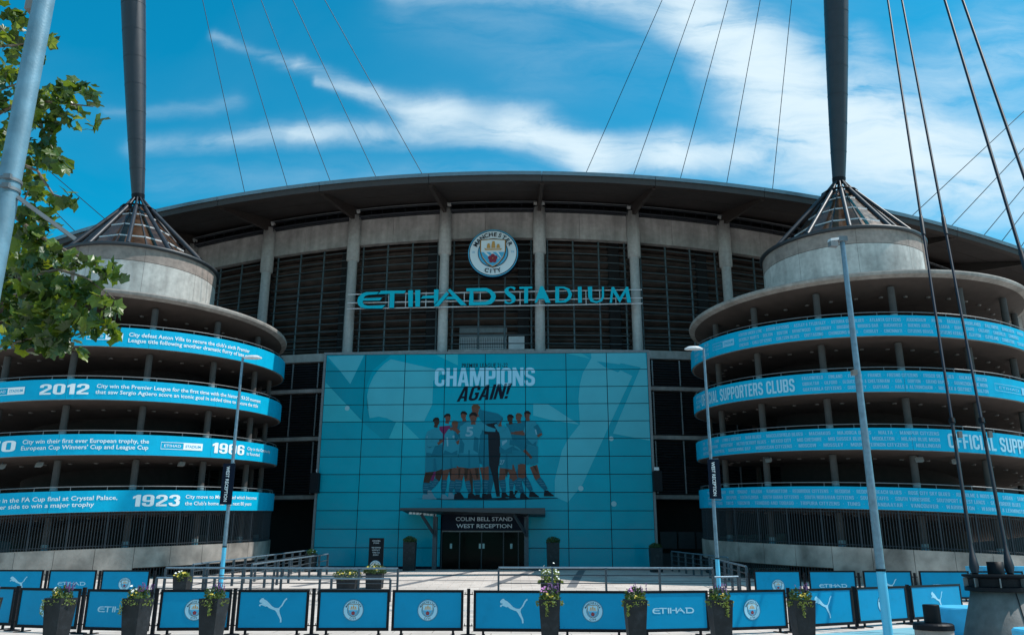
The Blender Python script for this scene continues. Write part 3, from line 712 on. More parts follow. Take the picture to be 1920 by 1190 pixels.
figure(legs([((300,700),(265,860),(240,960),(215,1000),50)], MAG)+[(MAG, [[(345,320),(450,310),(470,420),(400,620),(350,620)]])]+head(432,232,1))
figure(head(590,208,-1)+[(SHIRT2, [[(520,270),(640,262),(660,420),(560,420)]])]+legs([((620,720),(625,860),(655,990),(690,1045),50)]))
figure(legs([((1120,680),(1080,840),(1075,960),(1100,1040),50)])+[(SHORT, [[(1080,540),(1180,540),(1160,720),(1110,800),(1080,700)]]), (SHIRT2, [[(1020,290),(1120,280),(1190,420),(1180,560),(1090,560)]])]+head(1062,240,-1, skin=SKIN2))
figure(legs([((250,760),(215,880),(200,1000),(265,1050),62),((350,740),(330,850),(245,960),(290,1050),56)], SKIN2, BOOTW)+[(SHORT, [[(205,610),(370,605),(395,740),(310,775),(200,785)]]),
   (SHIRT, [[(225,370),(285,345),(345,350),(385,400),(380,620),(205,620),(200,430)]]), (SKIN2, limb([(345,470),(380,462)], [30, 22])), (SHIRT, limb([(225,440),(235,520),(350,480)], [48, 46, 30])), (LINE, [disc(232,428,15)]), (SHIRT2, [[(300,520),(385,500),(380,620),(260,620)]])]+head(318,272,1, skin=SKIN2))
figure(legs([((1000,720),(980,850),(1000,980),(1030,1030),60),((1060,720),(1110,850),(1190,990),(1230,1050),60)], SKIN)+[(SHORT, [[(945,560),(1085,560),(1085,755),(960,740)]]), (SHIRT, [[(920,400),(1040,320),(1080,420),(1090,590),(940,600)]]), (SHIRT, limb([(1000,340),(1060,470),(1210,570)], [60, 60, 34])), (SKIN, limb([(1200,560),(1280,640)], [34, 26])), (RED, [[(1250,620),(1295,625),(1295,690),(1270,680)]]),
   (SHIRT, limb([(1000,395),(950,370),(905,290)], [50, 46, 30])), (SKIN, [disc(912,285,18)]), (LINE, [[(980,470),(1030,455),(1030,475),(985,515)]])]+head(950,262,-1))
figure(legs([((1180,700),(1200,830),(1280,970),(1330,1030),58)], SKIN)+[(SHORT, [[(1150,560),(1280,560),(1250,710),(1150,690)]]), (SHIRT2, [[(1045,310),(1215,260),(1230,430),(1200,570),(1100,500)]])]+head(1148,228,-1, FAIR))
figure(legs([((1180,720),(1170,830),(1130,960),(1080,1040),54),((1300,720),(1340,840),(1430,960),(1480,1020),58)], SKIN)+[(SHORT, [[(1240,500),(1345,520),(1345,690),(1270,712),(1215,600)]]),
   (SHIRT, [[(1215,290),(1250,262),(1310,262),(1350,330),(1340,480),(1320,530),(1225,500)]]), (SHIRT2, limb([(1320,310),(1365,380),(1345,400)], [50, 44, 30])), (SKIN, limb([(1235,380),(1150,385),(1070,385)], [44, 36, 22])), (LINE, [limb([(1320,350),(1330,400)], [12, 12])[0]])]+head(1235,205,-1))
figure([(SHIRT2, [[(755,150),(940,190),(990,230),(930,330),(800,300),(740,220)]]), (BOOT, [[(800,300),(930,280),(960,420),(965,600),(940,760),(960,1030),(925,1030),(885,820),(855,720),(820,560)]]), (BOOT, [[(1000,1030),(905,1058),(1050,1060)]])]+head(712,150,-1, FAIR, r_=44))
figure(legs([((415,750),(395,850),(385,1000),(420,1050),56),((510,740),(490,860),(460,980),(500,1050),56)], SKIN, BOOTW)+[(SHORT, [[(385,600),(530,600),(545,725),(470,745),(375,765)]]), (SHIRT, [[(400,400),(440,345),(500,345),(545,430),(560,520),(530,620),(380,620)]]), (LINE, [limb([(425,430),(430,520)], [14, 14])[0], disc(492,424,14)]), (SKIN, limb([(520,490),(565,460)], [40, 26]))]+head(505,305,0, FAIR))
figure(legs([((570,730),(545,850),(525,990),(560,1050),72),((700,730),(725,850),(735,1000),(750,1050),72),((800,730),(815,850),(805,990),(820,1050),66)], SKIN)+[(SHORT, [[(550,560),(740,560),(755,735),(650,745),(535,730)]]),
   (SHIRT, [[(560,320),(620,275),(720,270),(790,330),(760,430),(740,600),(530,600),(555,430)]]), (SHIRT, limb([(740,300),(830,345),(915,360)], [80, 56, 30])), (SHIRT, limb([(590,320),(560,400)], [60, 50])), (SKIN, limb([(545,385),(490,345)], [44, 28])), (SHIRT2, [[(760,400),(840,400),(850,720),(790,740),(745,600)]])]+head(690,230,0, r_=42))
figure([(SHIRT2, [[(225,430),(250,520),(300,500),(250,540),(222,520)],[(215,585),(300,600),(375,560),(378,615),(210,615)],[(400,560),(470,590),(530,560),(528,612),(384,612)],[(560,430),(600,500),(590,590),(540,592)],[(700,420),(745,440),(738,590),(690,560)],[(1225,440),(1290,500),(1330,470),(1325,525),(1226,495)],[(955,520),(1010,560),(1085,520),(1086,590),(958,592)],[(640,560),(655,560),(660,735),(640,735)],[(455,640),(470,640),(480,740),(460,742)],[(290,640),(305,640),(318,770),(290,776)],[(1020,600),(1035,600),(1040,750),(1020,748)],[(500,360),(545,420),(520,480),(500,440)],[(1060,300),(1110,320),(1100,540),(1085,420)]]),
  (SHIRT, limb([(250,395),(240,505),(330,500)], [44, 42, 30])), (SKIN, limb([(330,498),(382,462)], [26, 20])), (SHIRT, limb([(1240,330),(1210,400)], [56, 40])), (SKIN, limb([(1210,395),(1080,388)], [34, 20])),
  (SHIRT, limb([(1010,330),(955,360),(912,300)], [44, 40, 26])), (SKIN, limb([(1340,420),(1385,395)], [26, 20])), (SKIN, limb([(455,350),(500,335),(548,385)], [26, 30, 26])), (SHIRT2, limb([(1060,480),(1130,490),(1205,560)], [50, 44, 32])), (SKIN, limb([(1205,560),(1280,640)], [30, 24])),
  (SKIN2, [[(600,745),(640,745),(625,850),(605,850)],[(705,745),(740,745),(745,845),(725,850)],[(1010,755),(1045,755),(1030,840)],[(1290,715),(1320,720),(1340,790)],[(540,745),(560,745),(552,840),(540,850)]])], 'printed_shading')
def jersey(s, x0, x1, yb, yt):
    a = fz(760+x0/5.41, 740+yb/5.41); b = fz(760+x1/5.41, 740+yb/5.41); t = fz(760+x0/5.41, 740+yt/5.41)
    vs, ts, W = text2d(s, .03); P = [(a[0]+x*(b[0]-a[0])/W+y*.05, a[1]+y*(t[1]-a[1])) for x, y in vs]
    mb = MB(); decal_tris(mb, [(P[i], P[j], P[k]) for i, j, k in ts], .006+.00022*cnt[0]+.004); mb.build('shirt_number', LINE, front_b)
jersey('5', 610, 685, 418, 325); jersey('27', 955, 1002, 705, 662)

# entrance doors and portal
mb = MB(); mb.box((DX0, YF-.12, 3.2), (DX1, YF+.3, DZ1+.2)); mb.build('sign_fascia', NAVY, front_b)
mb = MB()
fnp = lambda x, z: (x, YF-.13, z)
a = pl(855, 976, YF); b = pl(961, 976, YF)
put_text(mb, 'COLIN BELL STAND', a.x, b.x, a.z, .24, fnp, .012)
a = pl(856, 989, YF); b = pl(960, 989, YF)
put_text(mb, 'WEST RECEPTION', a.x, b.x, a.z, .24, fnp, .012)
mb.build('lettering', mat('sign_text', (.55, .62, .70), .5), front_b)
ent = sthing('entrance_doors', 'dark glazed sliding entrance doors below the reception sign', 'door')
mb = MB(); mb.box((DX0, YF+.05, 3.12), (DX1, YF+.25, 3.195)); mb.build('door_header', GREYM, ent)
xs = [DX0, -1.75, -.35, 1.05, 2.0, DX1]
for i in range(5):
    mb = MB(); mb.box((xs[i]+.04, YF+.10+(.05 if i in (1, 2) else 0), g(55)+.02), (xs[i+1]-.04, YF+.13+(.05 if i in (1, 2) else 0), 3.12)); mb.build('door_pane', GLD, ent)
for x in xs:
    mb = MB(); mb.box((x-.035, YF+.08, g(55)), (x+.035, YF+.24, 3.118)); mb.build('door_frame', LOUV, ent)
for (x, w_) in ((-2.3, .14), (-.45, .13), (-.22, .13), (1.55, .14)):
    mb = MB(); mb.box((x-w_/2, YF+.06, 2.1), (x+w_/2, YF+.075, 2.4)); mb.build('door_notice', mat('notice_paper', (.35, .45, .45), .6), ent)
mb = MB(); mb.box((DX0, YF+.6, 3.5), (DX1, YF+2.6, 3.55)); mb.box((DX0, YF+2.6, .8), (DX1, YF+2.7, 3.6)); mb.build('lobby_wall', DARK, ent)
mb = MB(); mb.box((-1.9, YF+1.6, .86), (.6, YF+2.1, 1.9)); mb.build('reception_desk', GREYM, ent)

can = sthing('entrance_canopy', 'thin dark flat canopy on steel posts over the reception doors', 'canopy')
ca, cb = pl(752, 956, 2.4), pl(1022, 956, 2.4)
zc = ca.z; CX0, CX1 = ca.x, cb.x
mb = MB(); mb.add([(CX0, 2.0, zc+.12), (CX1, 2.0, zc+.12), (CX1, YF-.13, zc+.12), (CX0, YF-.13, zc+.12), (CX0, 2.0, zc+.0), (CX1, 2.0, zc-.25), (CX1, YF-.13, zc-.30), (CX0, YF-.13, zc-.08)],
    [(0,1,2,3), (7,6,5,4), (0,4,5,1), (1,5,6,2), (2,6,7,3), (3,7,4,0)]); mb.build('roof_slab', mat('canopy_paint', (.025, .029, .035), .5, metal=.2), can)
for x in (-3.15, 2.55):
    s_ = -1 if x < 0 else 1
    mb = MB(); mb.box((x-.13, 3.5, g(52)), (x+.13, 3.85, zc-.33)); mb.build('canopy_post', RAILM, can)
    mb = MB(); mb.bar((x+.05, 3.4, zc-1.5), (x-.75, 2.6, zc-.22), .1, .16); mb.bar((x+.02, 3.45, zc-1.5), (x+.12, 2.3, zc-.28), .1, .16); mb.build('raking_strut', RAILM, can)
for i in range(8):
    mb = MB(); x = -4.6+.2*i; mb.bar((x, 2.3+.1*i, zc-.17-.012*i), (x+.16, 2.36+.1*i, zc-.17-.012*i), .03, .12); mb.build('soffit_slat', WHITEM, can)

# ------------------------------------------------------------------ big letters and crest
sign = sthing('stadium_lettering', 'large turquoise ETIHAD STADIUM letters on three steel rails across the columns', 'sign')
ZA = (6.4, 640, 420); ZB = (6.4, 920, 420)
LET = {
'E': [(450,812),(300,815),(250,832),(205,875),(192,920),(200,965),(235,1000),(290,1012),(490,1012),(525,972),(320,980),(275,968),(255,940),(258,918),(462,915),(488,882),(265,890),(285,862),(330,848),(430,842)],
'T': [(475,800),(775,797),(755,832),(638,832),(632,1005),(575,1005),(582,835),(440,842)],
'I': [(800,795),(860,793),(857,995),(805,995)], 'J': [(885,792),(948,790),(942,992),(888,992)],
'H': [(1112,785),(1168,783),(1162,915),(1112,965),(1112,888),(952,893),(980,862),(1112,855)],
'A1': [(1262,812),(1290,838),(1168,985),(1108,985)], 'A2': [(1275,795),(1305,775),(1505,972),(1435,973),(1365,900),(1250,900),(1280,870),(1338,870)],
'D': [(1500,770),(1740,765),(1800,790),(1845,830),(1855,870),(1840,920),(1800,955),(1740,970),(1530,975),(1542,806),(1585,806),(1585,935),(1730,932),(1785,900),(1800,868),(1780,830),(1735,805),(1500,806)]}
LETS = {
'S': [(300,765),(285,795),(262,772),(235,765),(212,780),(216,805),(250,832),(290,860),(302,905),(285,935),(240,955),(190,955),(165,942),(172,905),(198,935),(230,942),(252,925),(246,895),(205,862),(170,828),(165,790),(190,760),(240,748),(280,753)],
'T': [(345,752),(500,750),(500,772),(450,773),(448,945),(402,948),(402,775),(345,778)],
'A': [(595,745),(628,745),(720,942),(660,942),(640,897),(575,897),(555,942),(527,942)],
'D': [(775,750),(880,750),(945,775),(978,840),(960,900),(900,940),(775,943),(775,922),(880,915),(922,880),(935,840),(912,790),(870,770),(822,770),(822,921),(775,922)],
'I': [(1045,752),(1092,750),(1095,942),(1050,945)],
'U': [(1165,752),(1218,750),(1218,880),(1235,915),(1275,925),(1320,905),(1335,870),(1335,752),(1360,752),(1360,880),(1335,925),(1270,948),(1200,930),(1172,880)],
'M': [(1450,755),(1478,752),(1550,880),(1625,752),(1650,752),(1688,942),(1640,945),(1618,820),(1550,945),(1470,820),(1455,945),(1428,945)]}
LETS['D'] = [(775,750),(880,750),(945,775),(978,840),(960,900),(900,940),(775,943),(775,760),(822,772),(822,921),(880,915),(922,880),(935,840),(912,790),(870,770),(822,770),(775,758)]
def extrude2(mb, poly, fn, d0, d1, mf=0, me=1):
    ar = sum(poly[i-1][0]*poly[i][1]-poly[i][0]*poly[i-1][1] for i in range(len(poly)))
    if ar < 0: poly = poly[::-1]
    t = tessellate_polygon([[Vector((p[0], p[1], 0)) for p in poly]])
    fr = [fn(p[0], p[1], d0) for p in poly]; bk = [fn(p[0], p[1], d1) for p in poly]; n = len(poly)
    mb.add(fr, [tuple(a) for a in t], mf)
    mb.add(fr+bk, [(i, (i+1) % n, n+(i+1) % n, n+i) for i in range(n)], me)
YS = 5.95
fns = lambda x, z, d: (x, YS+d, z)
for dic, Z in ((LET, ZA), (LETS, ZB)):
    for k_, poly in dic.items():
        P = [(lambda q: (q.x, q.z))(pl(Z[1]+a/Z[0], Z[2]+b/Z[0], YS)) for a, b in poly]
        mb = MB(); extrude2(mb, P, fns, 0, .14); o = mb.build('letter', [SIGNB, SIGNE], sign)
        ch = {'J': 'H', 'A1': 'A', 'A2': 'A'}.get(k_, k_)
sa = pl(650, 560, YS).x; sb = pl(1205, 560, YS).x
for (vl, vr) in ((550, 541), (566, 556.5), (577, 567)):
    zl = pl(655, vl, YS).z; zr = pl(1200, vr, YS).z; zz = (zl+zr)/2
    mb = MB(); mb.tube([(sa, YS+.24, zl), (sb, YS+.24, zr)], .045, 6); mb.build('rail', WHITEM, sign)
ztop = pl(920, 545.5, YS).z; zbot = pl(920, 572, YS).z
for u in (728, 760, 798, 870, 900, 975, 1012, 1099, 1125, 1155):
    x = pl(u, 560, YS).x; mb = MB(); mb.bar((x, YS+.17, zbot-.02), (x, YS+.17, ztop+.02), .045, .045); mb.build('rail_strut', WHITEM, sign)

def crest_mesh(relief=1.0, detail=True):
    """club crest of radius 1 in its own plane: x right, z up, facing -y; layers stand proud of one another"""
    mb = MB(); L = .012*relief
    def ring(r0, r1, y, mi, n=48):
        vs = []; 
        for k in range(n): a = 6.28319*k/n; vs += [(r0*math.cos(a), y, r0*math.sin(a)), (r1*math.cos(a), y, r1*math.sin(a))]
        mb.add(vs, [(2*k, 2*((k+1) % n), 2*((k+1) % n)+1, 2*k+1) for k in range(n)], mi)
    def dsc(r_, y, mi, n=48, c=(0, 0)): mb.add([(c[0]+r_*math.cos(6.28319*k/n), y, c[1]+r_*math.sin(6.28319*k/n)) for k in range(n)], [tuple(reversed(range(n)))], mi)
    def poly(p, y, mi):
        ar = sum(p[i-1][0]*p[i][1]-p[i][0]*p[i-1][1] for i in range(len(p)))
        if ar < 0: p = p[::-1]
        t = tessellate_polygon([[Vector((q[0], q[1], 0)) for q in p]]); mb.add([(q[0], y, q[1]) for q in p], [tuple(x) for x in t], mi)
    # body
    n = 48; vs = [(1.0*math.cos(6.28319*k/n), yy, 1.0*math.sin(6.28319*k/n)) for yy in (0, .1*relief) for k in range(n)]
    mb.add(vs, [(k, (k+1) % n, n+(k+1) % n, n+k) for k in range(n)], 0)
    dsc(1.0, 0, 0); ring(.95, .985, -L*.5, 2); dsc(.92, -L, 1); dsc(.60, -L*2, 0); dsc(.575, -L*2.5, 2)
    sh = [(-.47,.50), (0,.54), (.47,.50), (.47,.05), (.40,-.20), (.22,-.45), (0,-.60), (-.22,-.45), (-.40,-.20), (-.47,.05)]
    poly([(x*1.10, z*1.07) for x, z in sh], -L*3, 0); poly([(x*1.05, z*1.03) for x, z in sh], -L*3.5, 3); poly([(x*.99, z*.98) for x, z in sh], -L*4, 1)
    low = [(-.465,0), (.465,0), (.455,-.03), (.39,-.20), (.21,-.44), (0,-.585), (-.21,-.44), (-.39,-.20), (-.455,-.03)]
    poly(low, -L*4.5, 2)
    for q in (-.36, -.12, .12):
        p = [(q, -.005), (q+.10, -.005), (q+.10+.28, -.28), (q+.28, -.28)]; p = [(min(max(x, -.40), .36), z) for x, z in p]
        poly(p, -L*4.8, 1 if detail else 2)
    # ship
    poly([(-.30,.08), (.32,.08), (.36,.15), (.26,.13), (-.24,.13), (-.34,.17)], -L*5, 3)
    for (x, h, w_) in ((-.17,.36,.07), (.02,.45,.08), (.21,.33,.07)):
        poly([(x-w_,.16), (x+w_,.16), (x+w_*.8,.16+(h-.16)*.5), (x+w_*.55,h), (x-w_*.55,h), (x-w_*.9,.16+(h-.16)*.5)], -L*5, 3)
    # rose
    for k in range(5):
        a = math.pi/2+k*1.2566; dsc(.085, -L*(5.1+.1*k), 4, 12, (.11*math.cos(a), -.27+.11*math.sin(a)))
    dsc(.06, -L*6, 4, 10, (0, -.27)); dsc(.025, -L*6.6, 3, 8, (0, -.27))
    def arctext(s, rc, a_start, a_end, top, h):
        m_ = len(s)
        for i, ch in enumerate(s):
            a = a_start+(a_end-a_start)*i/(m_-1)
            vs, ts, W = text2d(ch, .02); cx_, cz_ = rc*math.cos(a), rc*math.sin(a); rot = (a-math.pi/2) if top else (a+math.pi/2)
            c, s_ = math.cos(rot), math.sin(rot); P = []
            for x, y in vs:
                x = (x-W/2)*h; y = (y-.5)*h; P.append((cx_+x*c-y*s_, -L*3.2, cz_+x*s_+y*c))
            mb.add(P, ts, 0)
    arctext('MANCHESTER', .76, R(153), R(27), True, .17); arctext('CITY', .77, R(252), R(288), False, .17)
    if detail:
        for s, x in (('18', -.77), ('94', .77)):
            vs, ts, W = text2d(s, .0); mb.add([(x+(a-W/2)*.09, -L*3.2, .02+(b-.5)*.09) for a, b in vs], ts, 2)
    return mb
CM = [NAVY, mat('crest_white', (.62, .70, .74), .5), SKYP, GOLD, RED]
cr = crest_mesh(2.2)
c0 = pl(924.5, 474.5, 5.9)
cb_ = cr.build('club_crest', CM, None); 
rr = (pl(972, 474, 5.9).x-pl(877, 474, 5.9).x)/2
crest = cb_; crest.location = l2w(c0.x, 5.9, c0.z); crest.rotation_euler = (0, 0, AX); crest.scale = (rr, rr, rr)
tag(crest, 'round MANCHESTER CITY crest with ship and rose hung above the stadium lettering', 'crest')

# ------------------------------------------------------------------ spiral ramp towers
PITCH = 2.78; RR = 9.5
def hit(u, v, c, rad):
    d = ray(u, v); a = d.x**2+d.y**2; b = -2*(d.x*c[0]+d.y*c[1]); cc = c[0]**2+c[1]**2-rad*rad
    D = max(b*b-4*a*cc, 0); s = (-b-math.sqrt(D))/(2*a); P = d*s
    return math.degrees(math.atan2(P.y-c[1], P.x-c[0])), P.z+EYE
def make_tower(side, c, zoff, slabz, drumz, apex, label):
    L = side < 0
    tw = thing('ramp_tower', label, 'ramp tower', (c[0], c[1], 0))
    phi = (lambda th: th) if L else (lambda th: -180-th)
    th_ = phi      # involution
    def zt(th, k):     # top of the band at world angle th (deg), level k ; phi continuous in (-260,100]
        p = phi(th)
        while p > 100: p -= 360
        while p <= -260: p += 360
        return 4.68+zoff+PITCH*(p+71)/360+PITCH*k
    def cyl(th, rad, z): return (rad*math.cos(R(th)), rad*math.sin(R(th)), z)
    ph0, ph1 = -260, 100
    for k in range(-1, 4):
        a0 = ph0 if k > -1 else -172; a1 = ph1 if k < 3 else 62
        n = int((a1-a0)/5)
        def Z(p, k=k): return 4.68+zoff+PITCH*(p+71)/360+PITCH*k
        def ringm(prof, m_, name, a0=a0, a1=a1, n=n, sm=False):
            mb = MB(); vs = []; q = len(prof)
            for i in range(n+1):
                p = a0+(a1-a0)*i/n; t = th_(p)
                for r_, dz in prof: vs.append(cyl(t, r_, Z(p)+dz))
            fs = []
            for i in range(n):
                for j in range(q):
                    f = (i*q+j, (i+1)*q+j, (i+1)*q+(j+1) % q, i*q+(j+1) % q); fs.append(f if L else f[::-1])
            e = [tuple(range(q)), tuple(reversed(range(n*q, n*q+q)))]
            fs += e; mb.add(vs, fs, 0, sm); return mb.build(name, m_, tw)
        if k == -1:     # the lowest turn has a bare concrete wall instead of a banner, cast in lengths
            p = a0
            while p < a1:
                p2 = min(p+10.6, a1); ringm([(RR, -.98 if p > -60 else -1.9), (RR, 0), (RR-.2, 0), (RR-.2, -.98 if p > -60 else -1.9)], CONCB, 'wall_panel', p+.06, p2-.06, 3); p = p2
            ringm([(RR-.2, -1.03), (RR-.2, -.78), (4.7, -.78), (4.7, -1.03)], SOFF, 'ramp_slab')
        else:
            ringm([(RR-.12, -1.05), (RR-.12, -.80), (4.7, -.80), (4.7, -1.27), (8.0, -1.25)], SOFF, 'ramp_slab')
            ringm([(RR-.03, -1.04), (RR-.03, -.03), (RR-.12, -.03), (RR-.12, -1.04)], CONC, 'parapet')
            ps = [a0+i*(a1-a0)/8 for i in range(9)]
            for i in range(8):
                ringm([(RR+.02, -1.03), (RR+.02, 0), (RR-.0, 0), (RR-.0, -1.03)], BAND, 'banner', ps[i]+.04, ps[i+1]-.04, 9)
        # handrail
        if k >= 0:
            mb = MB(); pts = []
            for i in range(61):
                p = -200+i*(240)/60
                pts.append(cyl(th_(p), RR-.12, Z(p)+.20))
            mb.tube(pts, .028, 6); hr = mb.build('handrail', GREYM, tw)
            for i in range(24):
                p = -195+i*10; t = th_(p); mb = MB(); mb.tube([cyl(t, RR-.10, Z(p)-.05), cyl(t, RR-.12, Z(p)+.20)], .018, 5); mb.build('handrail_post', GREYM, hr)
        # columns
        for i in range(15):
            p = -81.3+24*i
            while p > a1: p -= 360
            if p < a0: continue
            if p < ph0: continue
            t = th_(p); zb = Z(p)-.80; ztp = Z(p)+PITCH-1.18 if k < 3 else slabz-.62
            if k == 3 and p > 55: continue
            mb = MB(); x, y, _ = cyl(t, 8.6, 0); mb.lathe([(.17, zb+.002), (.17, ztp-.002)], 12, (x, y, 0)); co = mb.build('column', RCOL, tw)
            if -190 < p < 30:
                mb = MB(); mb.lathe([(.175, zb+.9), (.175, zb+1.10)], 12, (x, y, 0)); mb.build('reflective_band', mat('column_band', (.20, .27, .29), .5), co)
                mb = MB(); mb.lathe([(.174, zb+.3), (.174, zb+.88)], 12, (x, y, 0)); mb.build('painted_band', mat('column_blue', (.05, .20, .27), .5), co)
        # small round lights under the slab
        for i in range(24):
            p = -190+i*9.2; t = th_(p); z = Z(p)-1.25 if k >= 0 else None
            if z is None: continue
            x, y, _ = cyl(t, 7.6, 0); mb = MB(); mb.lathe([(0, -.045), (.10, -.045), (.115, -.002)], 10, (x, y, z)); mb.build('ceiling_light', LAMPG, tw)
    # bars between lowest banner and concrete wall
    mb = MB(); p = -178
    i = 0
    while p < 24:
        z0 = 4.68+zoff+PITCH*(p+71)/360-PITCH; z1 = z0+PITCH-1.05; t = th_(p); a = cyl(t, RR-.1, z0); b = cyl(t, RR-.1, z1)
        if i % 13: mb.bar(a, b, .028, .028)
        else: m3 = MB(); m3.bar(a, b, .07, .07); m3.build('fence_post', FENCEM, tw)
        p += .80; i += 1
    mb.build('fence_bars', FENCEM, tw, kind='stuff')
    mb = MB()
    for dz in (.12, 1.62): mb.tube([cyl(th_(-178+i*5), RR-.1, 4.68+zoff+PITCH*(-178+i*5+71)/360-PITCH+dz) for i in range(41)], .022, 5)
    mb.build('fence_rail', FENCEM, tw)
    # bars below the wall where the ramp has climbed
    mb = MB(); p = -58
    while p < 24:
        z1 = 4.68+zoff+PITCH*(p+71)/360-PITCH-1.0; a = cyl(th_(p), RR-.12, g(45)-.3); b = cyl(th_(p), RR-.12, z1); mb.bar(a, b, .03, .03); p += .9
    mb.build('lower_fence_bars', FENCEM, tw, kind='stuff')
    # core, inner wall
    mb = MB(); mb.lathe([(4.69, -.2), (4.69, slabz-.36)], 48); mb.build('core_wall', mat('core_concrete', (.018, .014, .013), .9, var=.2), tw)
    # a few partition walls and doors in the ramp's dark inside
    mb = MB(); mb.lathe([(4.9, slabz-.352), (9.22, slabz-.315), (RR, slabz-.20), (RR+.03, slabz-.08), (RR, slabz), (4.6, slabz+.04)], 96)
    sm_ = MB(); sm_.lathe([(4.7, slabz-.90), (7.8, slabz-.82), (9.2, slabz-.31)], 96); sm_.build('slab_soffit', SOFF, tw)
    for i_ in range(len(mb.smooth)): mb.smooth[i_] = False
    rs = mb.build('roof_slab', CONC, tw)
    for i in range(22):
        t = th_(-190+i*9.2); x, y, _ = cyl(t, 7.6, 0); mb = MB(); mb.lathe([(0, -.05), (.10, -.05), (.115, .0)], 10, (x, y, slabz-.825)); mb.build('ceiling_light', LAMPG, tw)
    # drum: cast wall segments and darker rim course
    segs = 9
    for i in range(segs):
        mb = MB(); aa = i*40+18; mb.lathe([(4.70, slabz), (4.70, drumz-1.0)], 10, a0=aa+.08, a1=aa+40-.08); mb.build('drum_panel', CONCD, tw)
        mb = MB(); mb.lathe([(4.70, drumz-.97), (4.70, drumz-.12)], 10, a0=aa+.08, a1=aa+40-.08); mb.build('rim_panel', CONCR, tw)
    mb = MB(); mb.lathe([(4.66, slabz), (4.66, drumz-.12)], 48); mb.build('drum_core', CONCDK, tw)
    for t in ((-40 if not L else -113), 60):
        vs = [cyl(t+dt, 4.712, z) for z in (slabz+.02, drumz-.14) for dt in (-2.2, -.8, .8, 2.2)]
        mb = MB(); mb.add(vs, [(0,1,5,4), (1,2,6,5), (2,3,7,6)]); mb.build('rust_stain', mat('rust_stain', (.17, .125, .10), .9, var=.25), tw)
    mb = MB(); mb.lathe([(4.70, drumz-.12), (4.86, drumz-.10), (4.88, drumz+.06), (4.6, drumz+.14), (3.9, drumz+.12)], 64); mb.build('rim_flashing', mat('rim_metal', (.035, .042, .05), .5, metal=.3), tw)
    # cone
    ap = Vector((apex[0]-c[0], apex[1]-c[1], apex[2]))
    zg0 = drumz+.15
    nst = 12
    zcol = ap.z-.95
    for i in range(nst):
        t = R(15+30*i); b = Vector((4.5*math.cos(t), 4.5*math.sin(t), drumz+.12)); f = (zcol-b.z)/(ap.z+.1-b.z); m_ = b.lerp(Vector((ap.x, ap.y, ap.z+.1)), f)
        mb = MB(); mb.tube([b, m_], [.135, .125], 10); st = mb.build('cone_strut', MAST, tw)
        mb = MB(); mb.tube([m_, Vector((ap.x+.2*math.cos(t), ap.y+.2*math.sin(t), ap.z+.05))], [.075, .055], 8); mb.build('strut_pin', MAST, st)
    # glazed cone inside the struts, 12 facets x 4 rows of panes
    def gp3(i, f):
        t = R(30*i); r0 = 3.75; b = Vector((r0*math.cos(t), r0*math.sin(t), zg0)); tp = Vector((ap.x+.25*math.cos(t), ap.y+.25*math.sin(t), ap.z-.5)); return b.lerp(tp, f)
    fr = [0, .25, .5, .74, .93]
    for i in range(nst):
        for j in range(4):
            q = [gp3(i, fr[j]), gp3(i+1, fr[j]), gp3(i+1, fr[j+1]), gp3(i, fr[j+1])]; ce = sum(q, Vector())/4
            q = [ce+(p-ce)*.975 for p in q]; mb = MB(); mb.add(q, [(0,1,2,3)]); mb.build('cone_pane', BRONZE, tw)
        mb = MB(); mb.bar(gp3(i, 0), gp3(i, .95), .07, .07); mb.build('glazing_bar', LOUV, tw)
        for j in (1, 2, 3):
            mb = MB(); mb.bar(gp3(i, fr[j]), gp3(i+1, fr[j]), .06, .09); mb.build('glazing_ring', WHITEM if j < 4 else LOUV, tw)
    mb = MB(); rc = .33+(4.5-.2)*(.95/(ap.z-drumz))*1.0
    mb.lathe([(rc-.25, 0), (rc, -.02), (rc, .05), (rc-.25, .07)], 12, (ap.x*.8, ap.y*.8, zcol)); mb.build('cone_collar', BLACK, tw)
    # banner print
    YO = .03
    def band_fn(k):
        def fn(th, hfrac): return cyl(th, RR+YO+.004, zt(th, k)-1.03+1.03*hfrac)
        return fn
    def bt(s, u0, u1, k, base, h, m_, bold=0, vref=None, ref=None):
        vr = vref or 800
        t0 = hit(u0, vr, c, RR)[0] if not isinstance(u0, tuple) else u0[0]; t1 = hit(u1, vr, c, RR)[0] if not isinstance(u1, tuple) else u1[0]
        if t1 < t0: t1 += 360
        fn = band_fn(k)
        if s.upper() == s and bold != .012:
            if h > .4:
                L2, W = heavy2d(s); sx = (t1-t0)/W
                for v2, ts2 in L2: mb = MB(); mb.add([fn(t0+a*sx, base+b*h) for a, b in v2], ts2); mb.build('printed_letter', m_, tw)
            else:
                v2, ts2, W = heavy_join(s); sx = (t1-t0)/W
                mb = MB(); mb.add([fn(t0+a*sx, base+b*h) for a, b in v2], ts2); mb.build('banner_lettering', m_, tw, kind='stuff')
        else:
            mb = MB(); put_text(mb, s, t0, t1, base, h, fn, bold, res=2); mb.build('banner_lettering', m_, tw, kind='stuff')
    def loz(u0, u1, k, vref, m_=None, half=False):
        t0 = hit(u0, vref, c, RR)[0]; t1 = hit(u1, vref, c, RR)[0]; fn = band_fn(k); mid = t0+(t1-t0)*.52; n = 6
        mb = MB()
        def q(a, b, lo, hi):
            vs = []
            for i in range(n+1): vs += [fn(a+(b-a)*i/n, lo), fn(a+(b-a)*i/n, hi)]
            mb.add(vs, [(2*i, 2*i+2, 2*i+3, 2*i+1) for i in range(n)])
        q(mid, t1, .32, .68)
        q(t0, mid, .32, .345); q(t0, mid, .655, .68); q(t0, t0+.08, .345, .655)
        b = mb.build('banner_badge', m_ or WHITE, tw)
